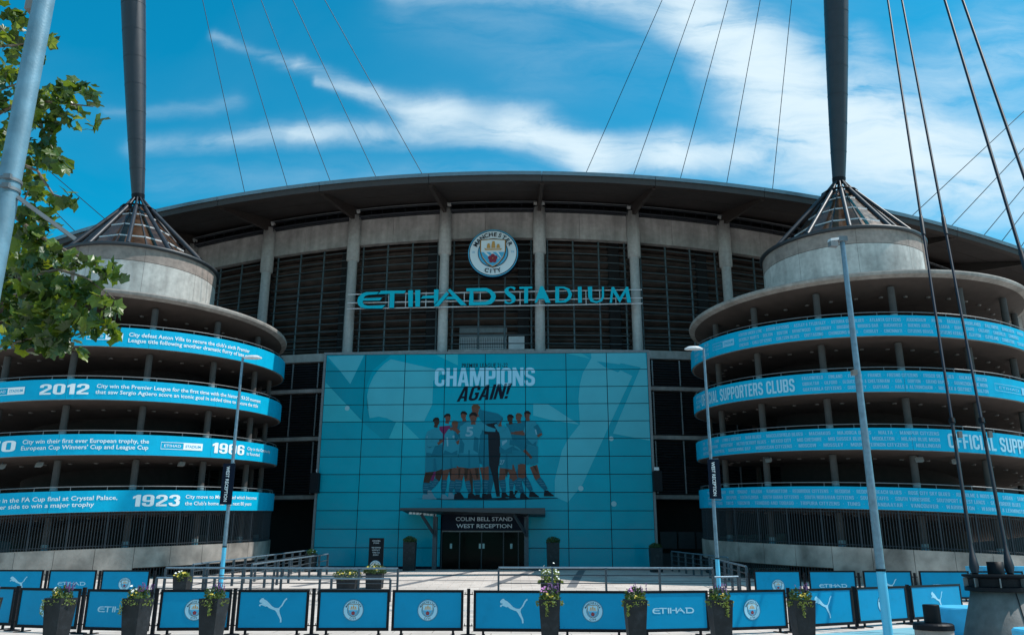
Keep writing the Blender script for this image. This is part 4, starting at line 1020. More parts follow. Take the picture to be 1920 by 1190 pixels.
        mb = MB(); put_text(mb, 'ETIHAD', t0+(mid-t0)*.14, t0+(mid-t0)*.88, .435, .13, fn, 0); mb.build('badge_lettering', m_ or WHITE, b)
        fn2 = lambda th, hf: (lambda p: (p[0]*1.0006, p[1]*1.0006, p[2]))(fn(th, hf))
        mb = MB(); put_text(mb, 'STADIUM', mid+(t1-mid)*.10, mid+(t1-mid)*.9, .435, .13, fn2, .015); mb.build('badge_lettering', BAND, b)
    if L:
        W_ = WHITE
        bt("City defeat Aston Villa to secure the club's sixth Premier", 239, 468, 3, .56, .20, W_, .012, 650)
        bt('League title following another dramatic flurry of late goals', 239, 474, 3, .26, .20, W_, .012, 650)
        loz(160, 228, 3, 650)
        loz(-15, 47, 2, 730); bt('2012', 75, 167, 2, .25, .52, W_, .06, 730)
        bt('City win the Premier League for the first time with the historic 93:20 moment', 180, 489, 2, .58, .19, W_, .012, 735)
        bt('that saw Sergio Agüero score an iconic goal in added time to secure the title', 179, 485, 2, .28, .19, W_, .012, 735)
        bt('1970', -62, 31, 1, .25, .52, W_, .06, 830)
        bt('City win their first ever European trophy, the', 43, 279, 1, .58, .20, W_, .012, 830)
        bt("European Cup Winners' Cup and League Cup", 42, 279, 1, .28, .20, W_, .012, 830)
        loz(302, 380, 1, 830); bt('1986', 398, 458, 1, .25, .54, W_, .06, 835)
        bt('City in the Community', 463, 506, 1, .56, .17, W_, .008, 838); bt('is founded', 463, 487, 1, .28, .17, W_, .008, 838)
        bt('City beat Bolton Wanderers in the FA Cup final at Crystal Palace,', -118, 220, 0, .56, .20, W_, .012, 935)
        bt('becoming the first Manchester side to win a major trophy', -118, 178, 0, .26, .20, W_, .012, 935)
        bt('1923', 249, 337, 0, .22, .56, W_, .06, 935)
        bt('City move to Maine Road which becomes', 347, 480, 0, .60, .18, W_, .010, 935)
        bt("the Club's home for the next 80 years", 347, 471, 0, .27, .18, W_, .010, 935)
    else:
        S_ = PALEPR2
        d_ = '  -  '
        def three(u0, u1, k, v, rows, th1=None, refs=None):
            for i, rws in enumerate(rows):
                if refs:
                    pre, ur = refs[i]; Wp = heavy_join(d_.join(rws[:rws.index(pre)+1]))[2]; Wf = heavy_join(d_.join(rws))[2]
                    ta = hit(u0, v, c, RR)[0]; tb = hit(ur, v, c, RR)[0]; tb += 360 if tb < ta else 0
                    bt(d_.join(rws), (ta,), (ta+(tb-ta)*Wf/Wp,), k, (.70, .42, .14)[i], .165, S_, .0, v); continue
                bt(d_.join(rws), u0, u1 if th1 is None else (th1,), k, (.70, .42, .14)[i], .165, S_, .0, v)
        loz(1336, 1377, 3, 640, S_)
        three(1385, 1945, 3, 620, [
          ['ASHTON UNDER LYNE','ASSAM CITYZENS','ASTLEY & TYLDESLEY','ASTORIA CITY BLUES','ATLANTA CITYZENS','AUDENSHAW','AUSTIN','BAGULEY & BROOKLANDS','BALLYMENA','BANGLADESH','BANGOR'],
          ["BEVERLEY MARY'S",'BOLTON','BOSTON','BRANTWOOD','BREDBURY','BRISBANE','BROOKS BAR','BUCHAREST','BUENOS AIRES','BULGARIA','BURY','CAIRO','CALGARY','CAMARILLO','CAMBRIDGE'],
          ['CHICAGO','CHILE CITYZENS','CHILTERN BLUES','CHITTAGONG','CHONGQING BLUES','CHORLEY','CINCINNATI','CITIZENS BRASIL','CITIZENS KERALA','CLAYTON','CLEVELAND','COIMBATORE','COVENTRY']], refs=(('AUSTIN', 1768), ('BURY', 1803), ('CITIZENS KERALA', 1806)))
        three(1303, 1330, 3, 660, [['STADIUM','OLD'],['BLUES','CITY'],['CITY','OTLEY']])
        three(1306, 1314, 2, 740, [['MO'],['CI'],['BL']])
        bt('OFFICIAL SUPPORTERS CLUBS', 1316, 1492, 2, .16, .66, PALEPR, .035, 740)
        three(1505, 1850, 2, 720, [['FALLOWFIELD','FINLAND','FLIXTON','FRANCE','FRESNO CITYZENS','FRISCO SKY BLUES','GALWAY','GELEEN'],
          ['GIBRALTAR','GILFORD','GLOUCESTER & CHELTENHAM','GOA','GORTON','GRAND RAPIDS','GUANGZHOU BLUE MOON'],
          ['GUATEMALA CITYZENS','GUERNSEY','GUIYANG','HALE & ALTRINCHAM','HALIFAX & DISTRICT','HALTON']])
        loz(1863, 1942, 2, 715, S_)
        three(1318, 1761, 1, 820, [['LIMA','LISBON','LUMB','LYMM & DISTRICT','MAB BLUES','MACCLESFIELD BLUES','MACHAKOS','MAJORCA BLUES','MALTA','MANIPUR CITYZENS'],
          ['MARPLE','MELBOURNE','MERSEYSIDE','METRO DETROIT BLUES','MEXICO CITY','MID CHESHIRE','MID SUSSEX BLUES','MIDDLETON','MILANO BLUE MOON'],
          ['MONTENEGRO','MONTREAL','MORECAMBE BAY','MOROCCAN CITYZENS','MOSCOW','MOSSLEY','MOUNT VERNON CITYZENS','MULLINGAR']])
        t0 = hit(1777, 825, c, RR)[0]
        t1 = hit(1866, 832, c, RR)[0]; t1 = t0+(t1-t0)*heavy_join('OFFICIAL SUPPORTERS CLUBS')[2]/heavy_join('OFFICIAL')[2]
        bt('OFFICIAL SUPPORTERS CLUBS', 1777, (t1,), 1, .16, .66, PALEPR, .035, 825)
        three(1328, 1950, 0, 930, [['PHILIPPINES','PRESTBURY','PUNE','QINGDAO','RALEIGH','RAMSBOTTOM','REDBRIDGE CITYZENS','REDDISH','REDONDO BEACH BLUES','ROSE CITY SKY BLUES','RUSHOLME & MOSS SIDE','SABAH','SAINT LOUIS'],
          ['SHANGHAI','SHENZHEN','SINGAPORE','SOUTH FLORIDA','SOUTH GHANA CITYZENS','SOUTH MORAVIAN CITYZENS','SOUTH STAFFS','SOUTH YORKSHIRE','SOUTHPORT & WEST LANCS','STALYBRIDGE BLUES','STOCKPORT'],
          ['SWEDEN CITYZENS','TOKYO','TORONTO','TRINIDAD AND TOBAGO','TRIPURA CITYZENS','TUNIS','ULAANBAATAR','VANCOUVER','WARRINGTON','WARWICK & LEAMINGTON','WIGAN']], refs=(('ROSE CITY SKY BLUES', 1781), ('SOUTHPORT & WEST LANCS', 1844), ('WARRINGTON', 1823)))
    # floodlight boxes and cameras under the second banner
    for (u, v) in (((341, 862), (5, 868), (75, 862)) if L else ((1440, 850), (1790, 848), (1722, 846))):
        t, z = hit(u, v, c, 8.8); x, y, _ = cyl(t, 8.8, 0); zz = zt(t, 1)-1.16
        mb = MB(); mb.obox((x, y, zz-.22), (.15*math.sin(R(t)), -.15*math.cos(R(t)), 0), (.05, 0, .03), (0, .04, .10)); q = mb.build('security_light', LAMPG, tw)
        mb = MB(); mb.bar((x, y, zz-.002), (x, y, zz-.1), .05, .05); mb.build('bracket', LOUV, q)
    return tw
CLL, CRR = (-24.07, 50.0), (20.52, 48.0)
apL = at(259, 370, 50.0); apR = at(1573, 339, 48.0)
make_tower(-1, CLL, 0, 15.10, 19.35, apL, 'left spiral ramp tower with printed club history banners, white years and sunlit concrete drum')
make_tower(1, CRR, .12, 15.42, 19.70, apR, 'right spiral ramp tower with OFFICIAL SUPPORTERS CLUBS banners and shaded drum')

# ------------------------------------------------------------------ masts and cables
tops = []
for ap, tp, label in ((apL, at(233, -670, 45.0), 'dark tapering steel mast standing on the glazed cone of the left ramp tower'), (apR, at(1556, -713, 43.0), 'dark tapering steel mast standing on the glazed cone of the right ramp tower')):
    m_ = thing('roof_mast', label, 'mast', tuple(ap), group='roof masts')
    ax = Vector(tp)-Vector(ap); tops.append(Vector(tp)); L_ = ax.length
    def rad(f): return .39+.46*math.sin(math.pi*min(max(f, 0), 1))**.8
    nseg = 22
    for i in range(nseg):
        f0, f1 = i/nseg, (i+1)/nseg; mb = MB(); d = ax.normalized()
        mb.tube([ax*f0, ax*f1-d*.012], [rad(f0), rad(f1)], 28, cap=False); mb.tube([ax*f1-d*.05, ax*f1+d*.0], [rad(f1)+.012, rad(f1)+.012], 28, cap=False)
        mb.build('mast_section', MAST, m_)
    mb = MB(); mb.tube([ax*0-ax.normalized()*.12, ax*.004], [.40, .42], 24); mb.build('mast_base_ring', BLACK, m_)
    mb = MB(); mb.tube([ax*1.0, ax*1.0+ax.normalized()*.8], [.4, .05], 16); mb.build('mast_tip', MAST, m_)
def on_roof(u, v):
    d = ray(u, v); cc = l2w(0, YC); rad = RE-.6; a = d.x**2+d.y**2; b = -2*(d.x*cc.x+d.y*cc.y); q = cc.x**2+cc.y**2-rad*rad
    s = (-b-math.sqrt(b*b-4*a*q))/(2*a); P = d*s; lx = w2l(P).x; return Vector((P.x, P.y, 26.0-rz(lx)))
names = ['outermost', 'second', 'third', 'fourth', 'innermost']
for si, (pts, tp) in enumerate((([(460,363), (540,352), (621,341), (707,332), (794,324)], tops[0]), ([(1447,348), (1361,337), (1274,330), (1186,322), (1097,318)], tops[1]))):
    for i, (u, v) in enumerate(pts):
        p = on_roof(u, v); mb = MB(); mb.tube([Vector((0,0,0)), tp-p], .024, 5); o = mb.build('roof_cable', CABLE, None, tuple(p))
        tag(o, '%s of the five thin dark cables from the roof edge to the %s mast' % (names[i], ('left', 'right')[si]), 'cable', 'roof cables')
far = at(2442, -278, 62)
nm = ['highest', 'second highest', 'third highest', 'fourth highest', 'lowest']
for i, (u, v) in enumerate(((1705,400), (1778,414), (1840,438), (1874,450), (1909,462))):
    p = on_roof(u, v+3); mb = MB(); mb.tube([Vector((0,0,0)), far-p], .03, 5); o = mb.build('roof_cable', CABLE, None, tuple(p))
    tag(o, '%s of the thin cables slanting up to the right behind the thick stay cables' % nm[i], 'cable', 'roof cables at the right')
farl = at(-420, -120, 66)
for i, (u, v) in enumerate(((197,411), (150,443))):
    p = on_roof(u, v+2); p = at(u, v, 56); mb = MB(); mb.tube([Vector((0,0,0)), farl-p], .03, 5); o = mb.build('roof_cable', CABLE, None, tuple(p))
    tag(o, '%s thin cable slanting up to the left behind the tree' % ('upper', 'lower')[i], 'cable', 'roof cables at the left')

# tie-down anchor with two stays, second pair goes to an anchor out of view
anc = thing('cable_anchor', 'grey concrete cone anchor block with black steel collar, foot of the thick stay cables', 'anchor', (9.62, 17.0, 0))
mb = MB(); mb.lathe([(.80, 0), (.76, .12), (.50, 1.04), (0, 1.04)], 40); b_ = mb.build('cone_block', mat('anchor_concrete', (.17, .165, .16), .85, var=.2, vscale=6, stain=.35, bump=.3, bscale=30), anc)
mb = MB(); mb.box((-.006, -.83, 0), (.006, -.48, 1.0)); 
mb = MB(); mb.bar((.03, -.795, .0), (.03, -.512, 1.03), .014, .012); mb.build('cast_joint', BLACK, b_)
mb = MB(); mb.lathe([(.50, 1.045), (.60, 1.05), (.60, 1.12), (.52, 1.14), (.52, 1.28), (.62, 1.32), (.62, 1.36), (0, 1.36)], 40, sm=False); mb.build('steel_collar', BLACK, anc)
for i in range(8):
    t = R(20+45*i); d = Vector((math.cos(t), math.sin(t), 0)); s_ = Vector((-d.y, d.x, 0)); mb = MB(); mb.obox(d*.55+Vector((0,0,1.21)), d*.05, s_*.012, (0,0,.085)); mb.build('collar_fin', GREYM, anc)
mb = MB(); mb.lathe([(.15, 1.362), (.15, 1.60), (0, 1.60)], 24); mb.build('anchor_drum', BLACK, anc)
for (x, lab, tgt) in ((-.42, 'left of the pair of thick stay cables rising from the concrete cone anchor', tops[1]), (.28, 'right of the pair of thick stay cables rising from the concrete cone anchor', tops[1])):
    base = Vector((9.62+x, 17.0, 1.365)); st = thing('stay_cable', lab, 'stay cable', tuple(base), group='thick stay cables')
    ax = tgt-base; d = ax.normalized(); Lc = ax.length; sx = Vector((1,0,0)); 
    # tapered flat socket
    mb = MB(); mb.tube([Vector((0,0,0)), d*.14, d*.30, d*.5, d*.62], [.06, .095, .075, .045, .038], 8); mb.build('socket', CABLEC, st)
    mb = MB(); mb.tube([d*.6, d*3.6], .038, 10); mb.build('threaded_sleeve', CABLEC, st)
    mb = MB(); mb.tube([d*3.5, d*3.62], .065, 10); mb.build('clamp_collar', BLACK, st)
    mb = MB(); mb.tube([d*3.62, d*9.5], .032, 8); mb.build('cable_lower', CABLE, st)
    mb = MB(); mb.tube([d*9.4, d*10.0, d*10.1], [.055, .055, .045], 8); mb.build('joint_sleeve', CABLEC, st)
    mb = MB(); mb.tube([d*10.0, d*29], .036, 8); mb.build('cable', CABLE, st)
    mb = MB(); mb.tube([d*28.6, d*30.2], .07, 8); mb.build('joint_sleeve', CABLEC, st)
    mb = MB(); mb.tube([d*30, ax], .045, 8); mb.build('cable', CABLE, st)
    mb = MB(); mb.obox(d*3.2+Vector((.10,-.05,.0)), (.04,0,0), (0,.04,0), (0,0,.07)); lp = mb.build('spot_lamp', LAMPG, st)
for (u, v, lab) in ((2096, 1075, 'left of the two thick stay cables crossing the upper right corner'), (2180, 1075, 'right of the two thick stay cables crossing the upper right corner')):
    base = at(u, v, 17.5); st = thing('stay_cable', lab, 'stay cable', tuple(base), group='thick stay cables')
    ax = tops[1]-base; d = ax.normalized()
    mb = MB(); mb.tube([Vector((0,0,0)), d*8.3], .042, 8); mb.build('cable_lower', CABLE, st)
    mb = MB(); mb.tube([d*8.2, d*8.9], [.065, .065], 8); mb.build('joint_sleeve', CABLEC, st)
    mb = MB(); mb.tube([d*8.8, ax], .046, 8); mb.build('cable', CABLE, st)
an2 = thing('cable_anchor', 'second grey cone anchor block standing beyond the right edge of the view', 'anchor', (at(2138, 1075, 17.5).x, 17.5, 0))
mb = MB(); mb.lathe([(.80, 0), (.76, .12), (.50, 1.04), (0, 1.04)], 40); mb.build('cone_block', MATS['anchor_concrete'], an2)
mb = MB(); mb.lathe([(.50, 1.045), (.60, 1.05), (.60, 1.30), (0, 1.36)], 40, sm=False); mb.build('steel_collar', BLACK, an2)

# bollard and cyan blocks
bo = thing('bollard', 'low dark round bollard on a concrete disc left of the cone anchor', 'bollard', (8.04, 16.6, 0))
mb = MB(); mb.lathe([(.34, 0), (.34, .36), (0, .36)], 28, sm=False); mb.build('concrete_base', CONC, bo)
mb = MB(); mb.lathe([(.36, .362), (.36, .45), (.33, .48), (0, .48)], 28, sm=False); mb.build('cap_ring', BLACK, bo)
mb = MB(); mb.lathe([(.15, .482), (.15, .80), (.14, .815), (0, .815)], 24, sm=False); mb.build('post', BLACK, bo)
mb = MB(); mb.lathe([(.02, 0), (.9, 0), (.9, .55), (.87, .58), (.02, .58)], 48, (10.75, 20.0, 0), sm=False); o = mb.build('seat_block', CYB); tag(o, 'cyan painted round block between the bollard and the cone anchor', 'block', 'cyan painted blocks')
mb = MB(); mb.lathe([(.02, 0), (.5, 0), (.5, .50), (.47, .53), (.02, .53)], 48, (9.0, 14.7, 0), sm=False); o = mb.build('seat_block', CYB); tag(o, 'cyan painted round block at the lower right corner in front of the anchor', 'block', 'cyan painted blocks')
mb = MB(); mb.box((17.3, 31.4, g(31)), (19.5, 32.6, 1.35)); o = mb.build('seat_block', CYB); tag(o, 'cyan painted box behind the anchor at the right edge', 'block', 'cyan painted blocks')

# ------------------------------------------------------------------ lamp posts
def lamp(x, y, h, r0, r1, label, cy_h, banner=False, headdir=1, name='street_lamp', body=GALV):
    z = g(y); t = thing(name, label, 'lamp post', (x, y, z))
    mb = MB(); mb.tube([(0,0,cy_h+.05), (0,0,h-z)], [r0*.95, r1], 14); mb.build('pole', body, t)
    mb = MB(); mb.tube([(0,0,0), (0,0,cy_h)], [r0, r0*.96], 14); mb.build('painted_base', LCY, t)
    mb = MB(); mb.tube([(0,0,cy_h), (0,0,cy_h+.05)], r0*1.06, 14); mb.build('black_ring', BLACK, t)
    return t, z
for (x, lab, hd) in ((-11.47, 'slim lamp post with WEST RECEPTION banner in front of the left ramp tower', 1), (8.2, 'slim lamp post with WEST RECEPTION banner in front of the right ramp tower', -1)):
    top = 9.75 if hd > 0 else 10.2
    t, z = lamp(x, 34.0, top, .085, .05, lab, 1.75 if hd > 0 else 1.35)
    z2 = top-z
    mb = MB(); mb.bar((0, 0, z2), (hd*.2, 0, z2), .05, .05); mb.build('arm', GALV, t)
    mb = MB()
    for i in range(8):
        pass
    vs = []; n = 14
    for s_, hh in ((0, .0), (1, .09), (2, -.02)):
        for k_ in range(n):
            a = 6.28319*k_/n; f = .55 if s_ == 1 else 1.0; vs.append((hd*.42+.40*math.cos(a)*f, .16*math.sin(a)*f, z2+(.0, .09, -.05)[s_]))
    mb.add(vs, [(k_, (k_+1) % n, n+(k_+1) % n, n+k_) for k_ in range(n)]+[tuple(range(n, 2*n))]+[(2*n+k_, 2*n+(k_+1) % n, (k_+1) % n, k_) for k_ in range(n)]+[tuple(reversed(range(2*n, 3*n)))])
    mb.build('lamp_head', WHITEM, t)
    vt, vb, u = (868, 945, 429) if hd > 0 else (860, 934, 1338)
    ptop, pbot = at(u, vt, 33.8), at(u, vb, 33.8)
    bw = .24
    mb = MB(); mb.box((ptop.x-x-bw, -.14, pbot.z-z), (ptop.x-x+bw, -.10, ptop.z-z)); bn = mb.build('hanging_banner', NAVY, t)
    mb = MB()
    # lettering reads downwards
    vs_, ts_, W = text2d('WEST RECEPTION', .012); Lz = (ptop.z-pbot.z)*.86; sx = Lz/W; hx = .13
    cxm = ptop.x-x-.02
    mb.add([(cxm-.065+b*hx, -.145, ptop.z-z-(ptop.z-pbot.z)*.07-a*sx) for a, b in vs_], ts_); mb.build('lettering', WHITE, bn)
    for zz in (ptop.z-z+.02, pbot.z-z-.05):
        mb = MB(); mb.bar((0, -.02, zz), (ptop.x-x+bw*.9, -.12, zz), .03, .03); mb.build('banner_arm', GREYM, t)
t, z = lamp(7.55, 17.5, 8.62, .095, .052, 'tall steel lamp post with cyan foot before the right ramp tower', 1.40)
mb = MB(); z2 = 8.62
hdv = Vector((-.42, -.12, -.10))
mb.obox((-.15, -.03, z2+.02), hdv*.42, (.015, -.06, 0), (.01, 0, .03)); hd_ = mb.build('lamp_head', WHITEM, t)
mb = MB(); mb.obox((-.24, -.06, z2-.11), (.09, .02, 0), (.01, -.06, 0), (0, 0, .06)); mb.build('camera_dome', GREYM, hd_)
mb = MB(); mb.obox((0, 0, z2+.03), (.10, 0, 0), (0, .08, 0), (0, 0, .06)); mb.build('head_bracket', GREYM, t)
pz = at(1598, 700, 17.4); mb = MB(); mb.obox((pz.x-7.55, -.2, pz.z), (.05,0,0), (0,.07,0), (.0,0,.05)); mb.build('small_camera', LAMPG, t)

bp = thing('large_pole', 'thick pale blue steel pole close by at the upper left with clamps', 'pole', (-4.70, 7.0, 0))
mb = MB(); mb.tube([(0,0,0), (0,0,9.5)], [.102, .092], 32, cap=True); mb.build('pole', PALEP, bp)
for zz in (4.93, 5.02):
    mb = MB(); mb.tube([(0,0,zz), (0,0,zz+.028)], .108, 28); cl = mb.build('clamp_band', GREYM, bp)
    mb = MB(); mb.box((.02, -.135, zz-.008), (.085, -.10, zz+.036)); mb.build('clamp_buckle', GREYM, cl)
mb = MB(); mb.bar((.10, 0, 4.88), (.56, .25, 4.56), .025, .035); mb.build('stay_bracket', GREYM, bp)
q = at(63, 12, 7.0); mb = MB(); mb.obox((q.x+4.70, 0, q.z), (.05,0,0), (0,.06,0), (0,0,.07)); mb.build('small_camera', LAMPG, bp)

# ------------------------------------------------------------------ railings
def railing(label, pts, h=1.08, nr=4, sp=1.5, name='railing', curved=0):
    base = Vector(pts[0]); t = thing(name, label, 'railing', tuple(base))
    P = [Vector(p)-base for p in pts]
    for j in range(nr):
        zz = h*(1-j/nr*.92) if j else h
        mb = MB(); mb.tube([p+Vector((0,0,zz)) for p in P], .034 if j == 0 else .017, 8); mb.build('rail', GALV if j == 0 else RAILM, t)
    for a, b in zip(P, P[1:]):
        L_ = (b-a).length; n = max(1, round(L_/sp))
        for i in range(n+(1 if b is P[-1] else 0)):
            p = a.lerp(b, i/n); d = (b-a).normalized(); mb = MB(); mb.obox(p+Vector((0,0,h/2-.02)), d*.035, d.cross(Vector((0,0,1)))*.05, (0,0,h/2+.0)); mb.build('railing_post', RAILM, t)
    return t
def gpt(x, y): return (x, y, g(y))
railing('grey steel railing on the plaza left of centre, behind the barriers', [gpt(-12.5, 31.0), gpt(-4.1, 31.0)], 1.12)
railing('long grey steel railing on the plaza right of centre, behind the barriers', [gpt(-.46, 31.0), gpt(7.3, 31.0)], 1.16, sp=1.95)
railing('low return railing at the right end of the long plaza railing', [gpt(7.35, 31.1), gpt(8.35, 31.6)], .85, 2, 1)
railing('low return railing at the left end of the plaza railing', [gpt(-12.75, 30.9), gpt(-4.3, 30.6)], .78, 2, 2.1)
railing('dark sloping railing beside the steps up to the left end of the glass front', [(-12.35, 33.2, .2), (-11.7, 50.5, .86)], 1.12, 4, 1.45)
railing('second dark sloping railing nearer the plaza centre left of the steps', [(-10.6, 35.0, .26), (-9.9, 46.0, .68)], 1.05, 3, 1.5)
railing('dark sloping railing at the right end of the glass front', [(9.6, 51.0, .83), (10.4, 41.0, .5)], 1.12, 4, 1.5)
railing('dark sloping railing under the right ramp tower, right of the thin lamp post', [(9.4, 40.0, .46), (9.2, 33.5, .18)], 1.12, 4, 1.3)

# ------------------------------------------------------------------ branded barriers
PUMA = [(350,240),(366,224),(385,220),(393,232),(420,245),(450,270),(480,300),(510,315),(545,318),(565,300),(580,275),(595,245),(610,228),(625,218),(628,232),(612,245),(598,270),(585,295),(560,320),(556,342),(562,365),(575,395),(584,415),(587,455),(571,458),(570,430),(558,405),(543,385),(530,360),(512,340),(480,330),(450,318),(425,300),(410,303),(385,292),(365,288),(358,302),(345,298),(347,284),(362,277),(376,270),(350,262),(346,252)]
def face_poly(mb, p, y, mi=0):
    ar = sum(p[i-1][0]*p[i][1]-p[i][0]*p[i-1][1] for i in range(len(p)))
    if ar < 0: p = p[::-1]
    t = tessellate_polygon([[Vector((q[0], q[1], 0)) for q in p]]); mb.add([(q[0], y, q[1]) for q in p], [tuple(x) for x in t], mi)
LOGO = {}
mb = MB(); face_poly(mb, [((x-487)/260*.56, (338-y)/260*.56) for x, y in PUMA], 0); LOGO['cat'] = mb
mb = MB()
for k_, p in LET.items():
    face_poly(mb, [((x-1020)/1660*1.0, (905-(y+(x-1020)*.03))/1660*.98) for x, y in p], 0)
LOGO['word'] = mb
LOGO['crest'] = crest_mesh(.35, False)
LOGO['crest'].v = [(x*.23, y*.23, z*.23) for x, y, z in LOGO['crest'].v]
CMB = [NAVY, PALEPR, SKYP, GOLD, RED]
logo_me = {}
def barrier(p, q, kind, label, h=.95, group='branded crowd barriers', airways=False):
    p = Vector(p); q = Vector(q); c = (p+q)/2; W = (q-p).length; a = math.atan2(q.y-p.y, q.x-p.x)
    t = thing('crowd_barrier', label, 'barrier', (c.x, c.y, min(p.z, q.z)), a, group)
    f = .055
    mb = MB(); mb.box((-W/2, -.02, .09), (-W/2+f, .02, h)); mb.box((W/2-f, -.02, .09), (W/2, .02, h)); mb.box((-W/2+f, -.02, h-f), (W/2-f, .02, h)); mb.box((-W/2+f, -.02, .09), (W/2-f, .02, .09+f+.01)); mb.build('frame', BLACK, t)
    mb = MB(); mb.box((-W/2+f, -.008, .09+f+.01), (W/2-f, .008, h-f)); mb.build('printed_panel', PANB, t)
    for s_ in (-1, 1):
        mb = MB(); mb.box((s_*(W/2-.22)-.025, -.02, .02), (s_*(W/2-.22)+.025, .02, .088)); mb.box((s_*(W/2-.22)-.03, -.22, .0), (s_*(W/2-.22)+.03, .22, .022)); mb.build('foot', BLACK, t)
    if kind not in logo_me:
        o = LOGO[kind].build({'cat': 'leaping_cat_logo', 'word': 'logo_lettering', 'crest': 'crest_print'}[kind], CMB if kind == 'crest' else PALEPR, t, (0, -.0135, .52)); logo_me[kind] = o.data
    else: link({'cat': 'leaping_cat_logo', 'word': 'logo_lettering', 'crest': 'crest_print'}[kind], logo_me[kind], t, (0, -.0135, .52))
    if airways:
        mb = MB(); put_text(mb, 'AIRWAYS', -.17, .17, .37, .05, lambda x, z: (x, -.0135, z)); mb.build('logo_lettering', PALEPR, t)
    return t
def bpost(p, label, h=.98):
    t = thing('barrier_post', label, 'barrier post', tuple(p), group='posts between the barriers')
    mb = MB(); mb.box((-.035, -.035, 0), (.035, .035, h)); mb.build('post', BLACK, t)
    mb = MB(); mb.lathe([(.17, 0), (.17, .02), (.05, .035)], 20, sm=False); mb.build('base_plate', BLACK, t)
    for zz in (.2, .86):
        mb = MB(); mb.bar((-.10, 0, zz), (.10, 0, zz), .02, .02); mb.bar((-.08, 0, zz), (-.08, 0, zz+.05), .015, .015); mb.bar((.08, 0, zz), (.08, 0, zz+.05), .015, .015); mb.build('hook', BLACK, t)
YB = 19.8
def fp(u, v): # point on the ground at z = 0
    d = ray(u, v); s = (0-EYE)/d.z; return Vector((d.x*s, d.y*s, 0))
FB = [(-88,1176,18,1180,'crest','barrier with crest cut by the left edge of the view, first of the front row'),
 (27,1183,141,1187,'crest','front row barrier with crest half hidden by a planter, second from the left'),
 (154,1188,277,1191,'word','front row barrier with ETIHAD lettering partly hidden by the second planter'),
 (293,1190,428,1189,'crest','front row barrier with crest left of the third planter'),
 (440,1190,575,1190,'cat','front row barrier with leaping cat left of the two adjoining crest barriers'),
 (592,1190,728,1190,'crest','left of the two adjoining front row barriers with a centred crest'),
 (733,1190,868,1190,'crest','right of the two adjoining front row barriers with a centred crest'),
 (887,1191,1040,1192,'cat','front row barrier with leaping cat just right of the gap at the centre'),
 (1045,1192,1180,1193,'crest','front row barrier with crest between the two centre right planters'),
 (1196,1193,1331,1190,'word','front row barrier with ETIHAD lettering between planters right of centre'),
 (1345,1190,1478,1185,'crest','front row barrier with crest between the two rightmost planters'),
 (1490,1184,1603,1177,'cat','front row barrier with leaping cat partly behind the rightmost planter'),
 (1612,1176,1705,1169,'crest','front row barrier with crest partly hidden by the tall lamp post'),
 (1714,1168,1808,1160,'cat','rightmost front row barrier with leaping cat beside the cone anchor')]
prev = None
for i, (u0, v0, u1, v1, kd, lab) in enumerate(FB):
    p, q = fp(u0, v0), fp(u1, v1); barrier(p, q, kd, lab)
    if prev is not None and i not in (6,):
        m_ = (prev+p)/2; bpost(m_, 'black post just left of the %s' % (('crest barrier number two','lettered barrier at left','third crest barrier','left leaping cat barrier','pair of crest barriers','','leaping cat barrier at the centre','crest barrier right of centre','lettered barrier right of centre','crest barrier near the right','leaping cat barrier by the last planter','crest barrier behind the lamp','rightmost barrier')[i-1]))
    prev = q
prev = None
BBk = [(-19.2,-17.05,'crest','back row barrier at the far left edge'),(-16.95+.1-1.75,-16.9,'cat','x'),]
rows = [(-18.62,-16.9,'cat','back row barrier with leaping cat at the left edge, top half visible',0),(-16.69,-14.98,'word','back row barrier with ETIHAD lettering at the left',1),(-14.79,-13.05,'crest','back row barrier with crest at the left beside the railing',0),
 (8.77,10.45,'crest','back row barrier with crest at the right beside the railing end',0),(10.74,12.44,'word','back row barrier with ETIHAD lettering right of the back row crest',1),(12.71,14.47,'cat','back row barrier with leaping cat at the right',0),(14.74,16.54,'word','rightmost whole back row barrier with ETIHAD lettering, above the anchor',1),(16.8,18.5,'crest','back row barrier at the far right edge behind the anchor',0)]
for x0, x1, kd, lab, aw in rows:
    barrier((x0, 31.0, g(31)+.04), (x1, 31.0, g(31)+.04), kd, lab, 1.0 if x0 < 0 else 1.05, group='back row of branded barriers', airways=bool(aw))
for x in (-16.8, -14.88, -12.9, 8.6, 10.6, 12.57, 14.6, 16.67):
    bpost((x, 31.05, g(31)), {-16.8:'black post between the two leftmost back row barriers',-14.88:'black post between lettered and crest back row barriers at left',-12.9:'black post at the inner end of the left back row',8.6:'black post at the inner end of the right back row',10.6:'black post right of the back row crest barrier',12.57:'black post left of the back row leaping cat barrier at right',14.6:'black post right of the back row leaping cat barrier at right',16.67:'black post at the far right of the back row'}[x], 1.02)

# ------------------------------------------------------------------ planters and flowers
rnd = random.Random(3)
def leaf_clump(n, rx, ry, rz_, size, z0, cone=False, trail=0):
    mb = MB()
    for i in range(n):
        a = rnd.uniform(0, 6.283); r_ = math.sqrt(rnd.random()); h = rnd.random()
        x, y, z = rx*r_*math.cos(a), ry*r_*math.sin(a), z0+rz_*h*(1-.5*r_*r_)
        if trail and r_ > .8: z = z0-rnd.random()**1.5*trail; x *= 1.08; y *= 1.08
        u = Vector((rnd.gauss(0,1), rnd.gauss(0,1), rnd.gauss(0,.7))).normalized(); v = u.orthogonal().normalized(); v.rotate(Matrix.Rotation(rnd.uniform(0,6.28), 3, u))
        s = size*rnd.uniform(.6, 1.3); w_ = u.cross(v); c = Vector((x, y, z))
        mb.add([c-v*s, c-v*.1*s+w_*s*.5, c+v*s, c-v*.1*s-w_*s*.5+u*s*.2], [(0,1,2), (0,2,3)])
    return mb
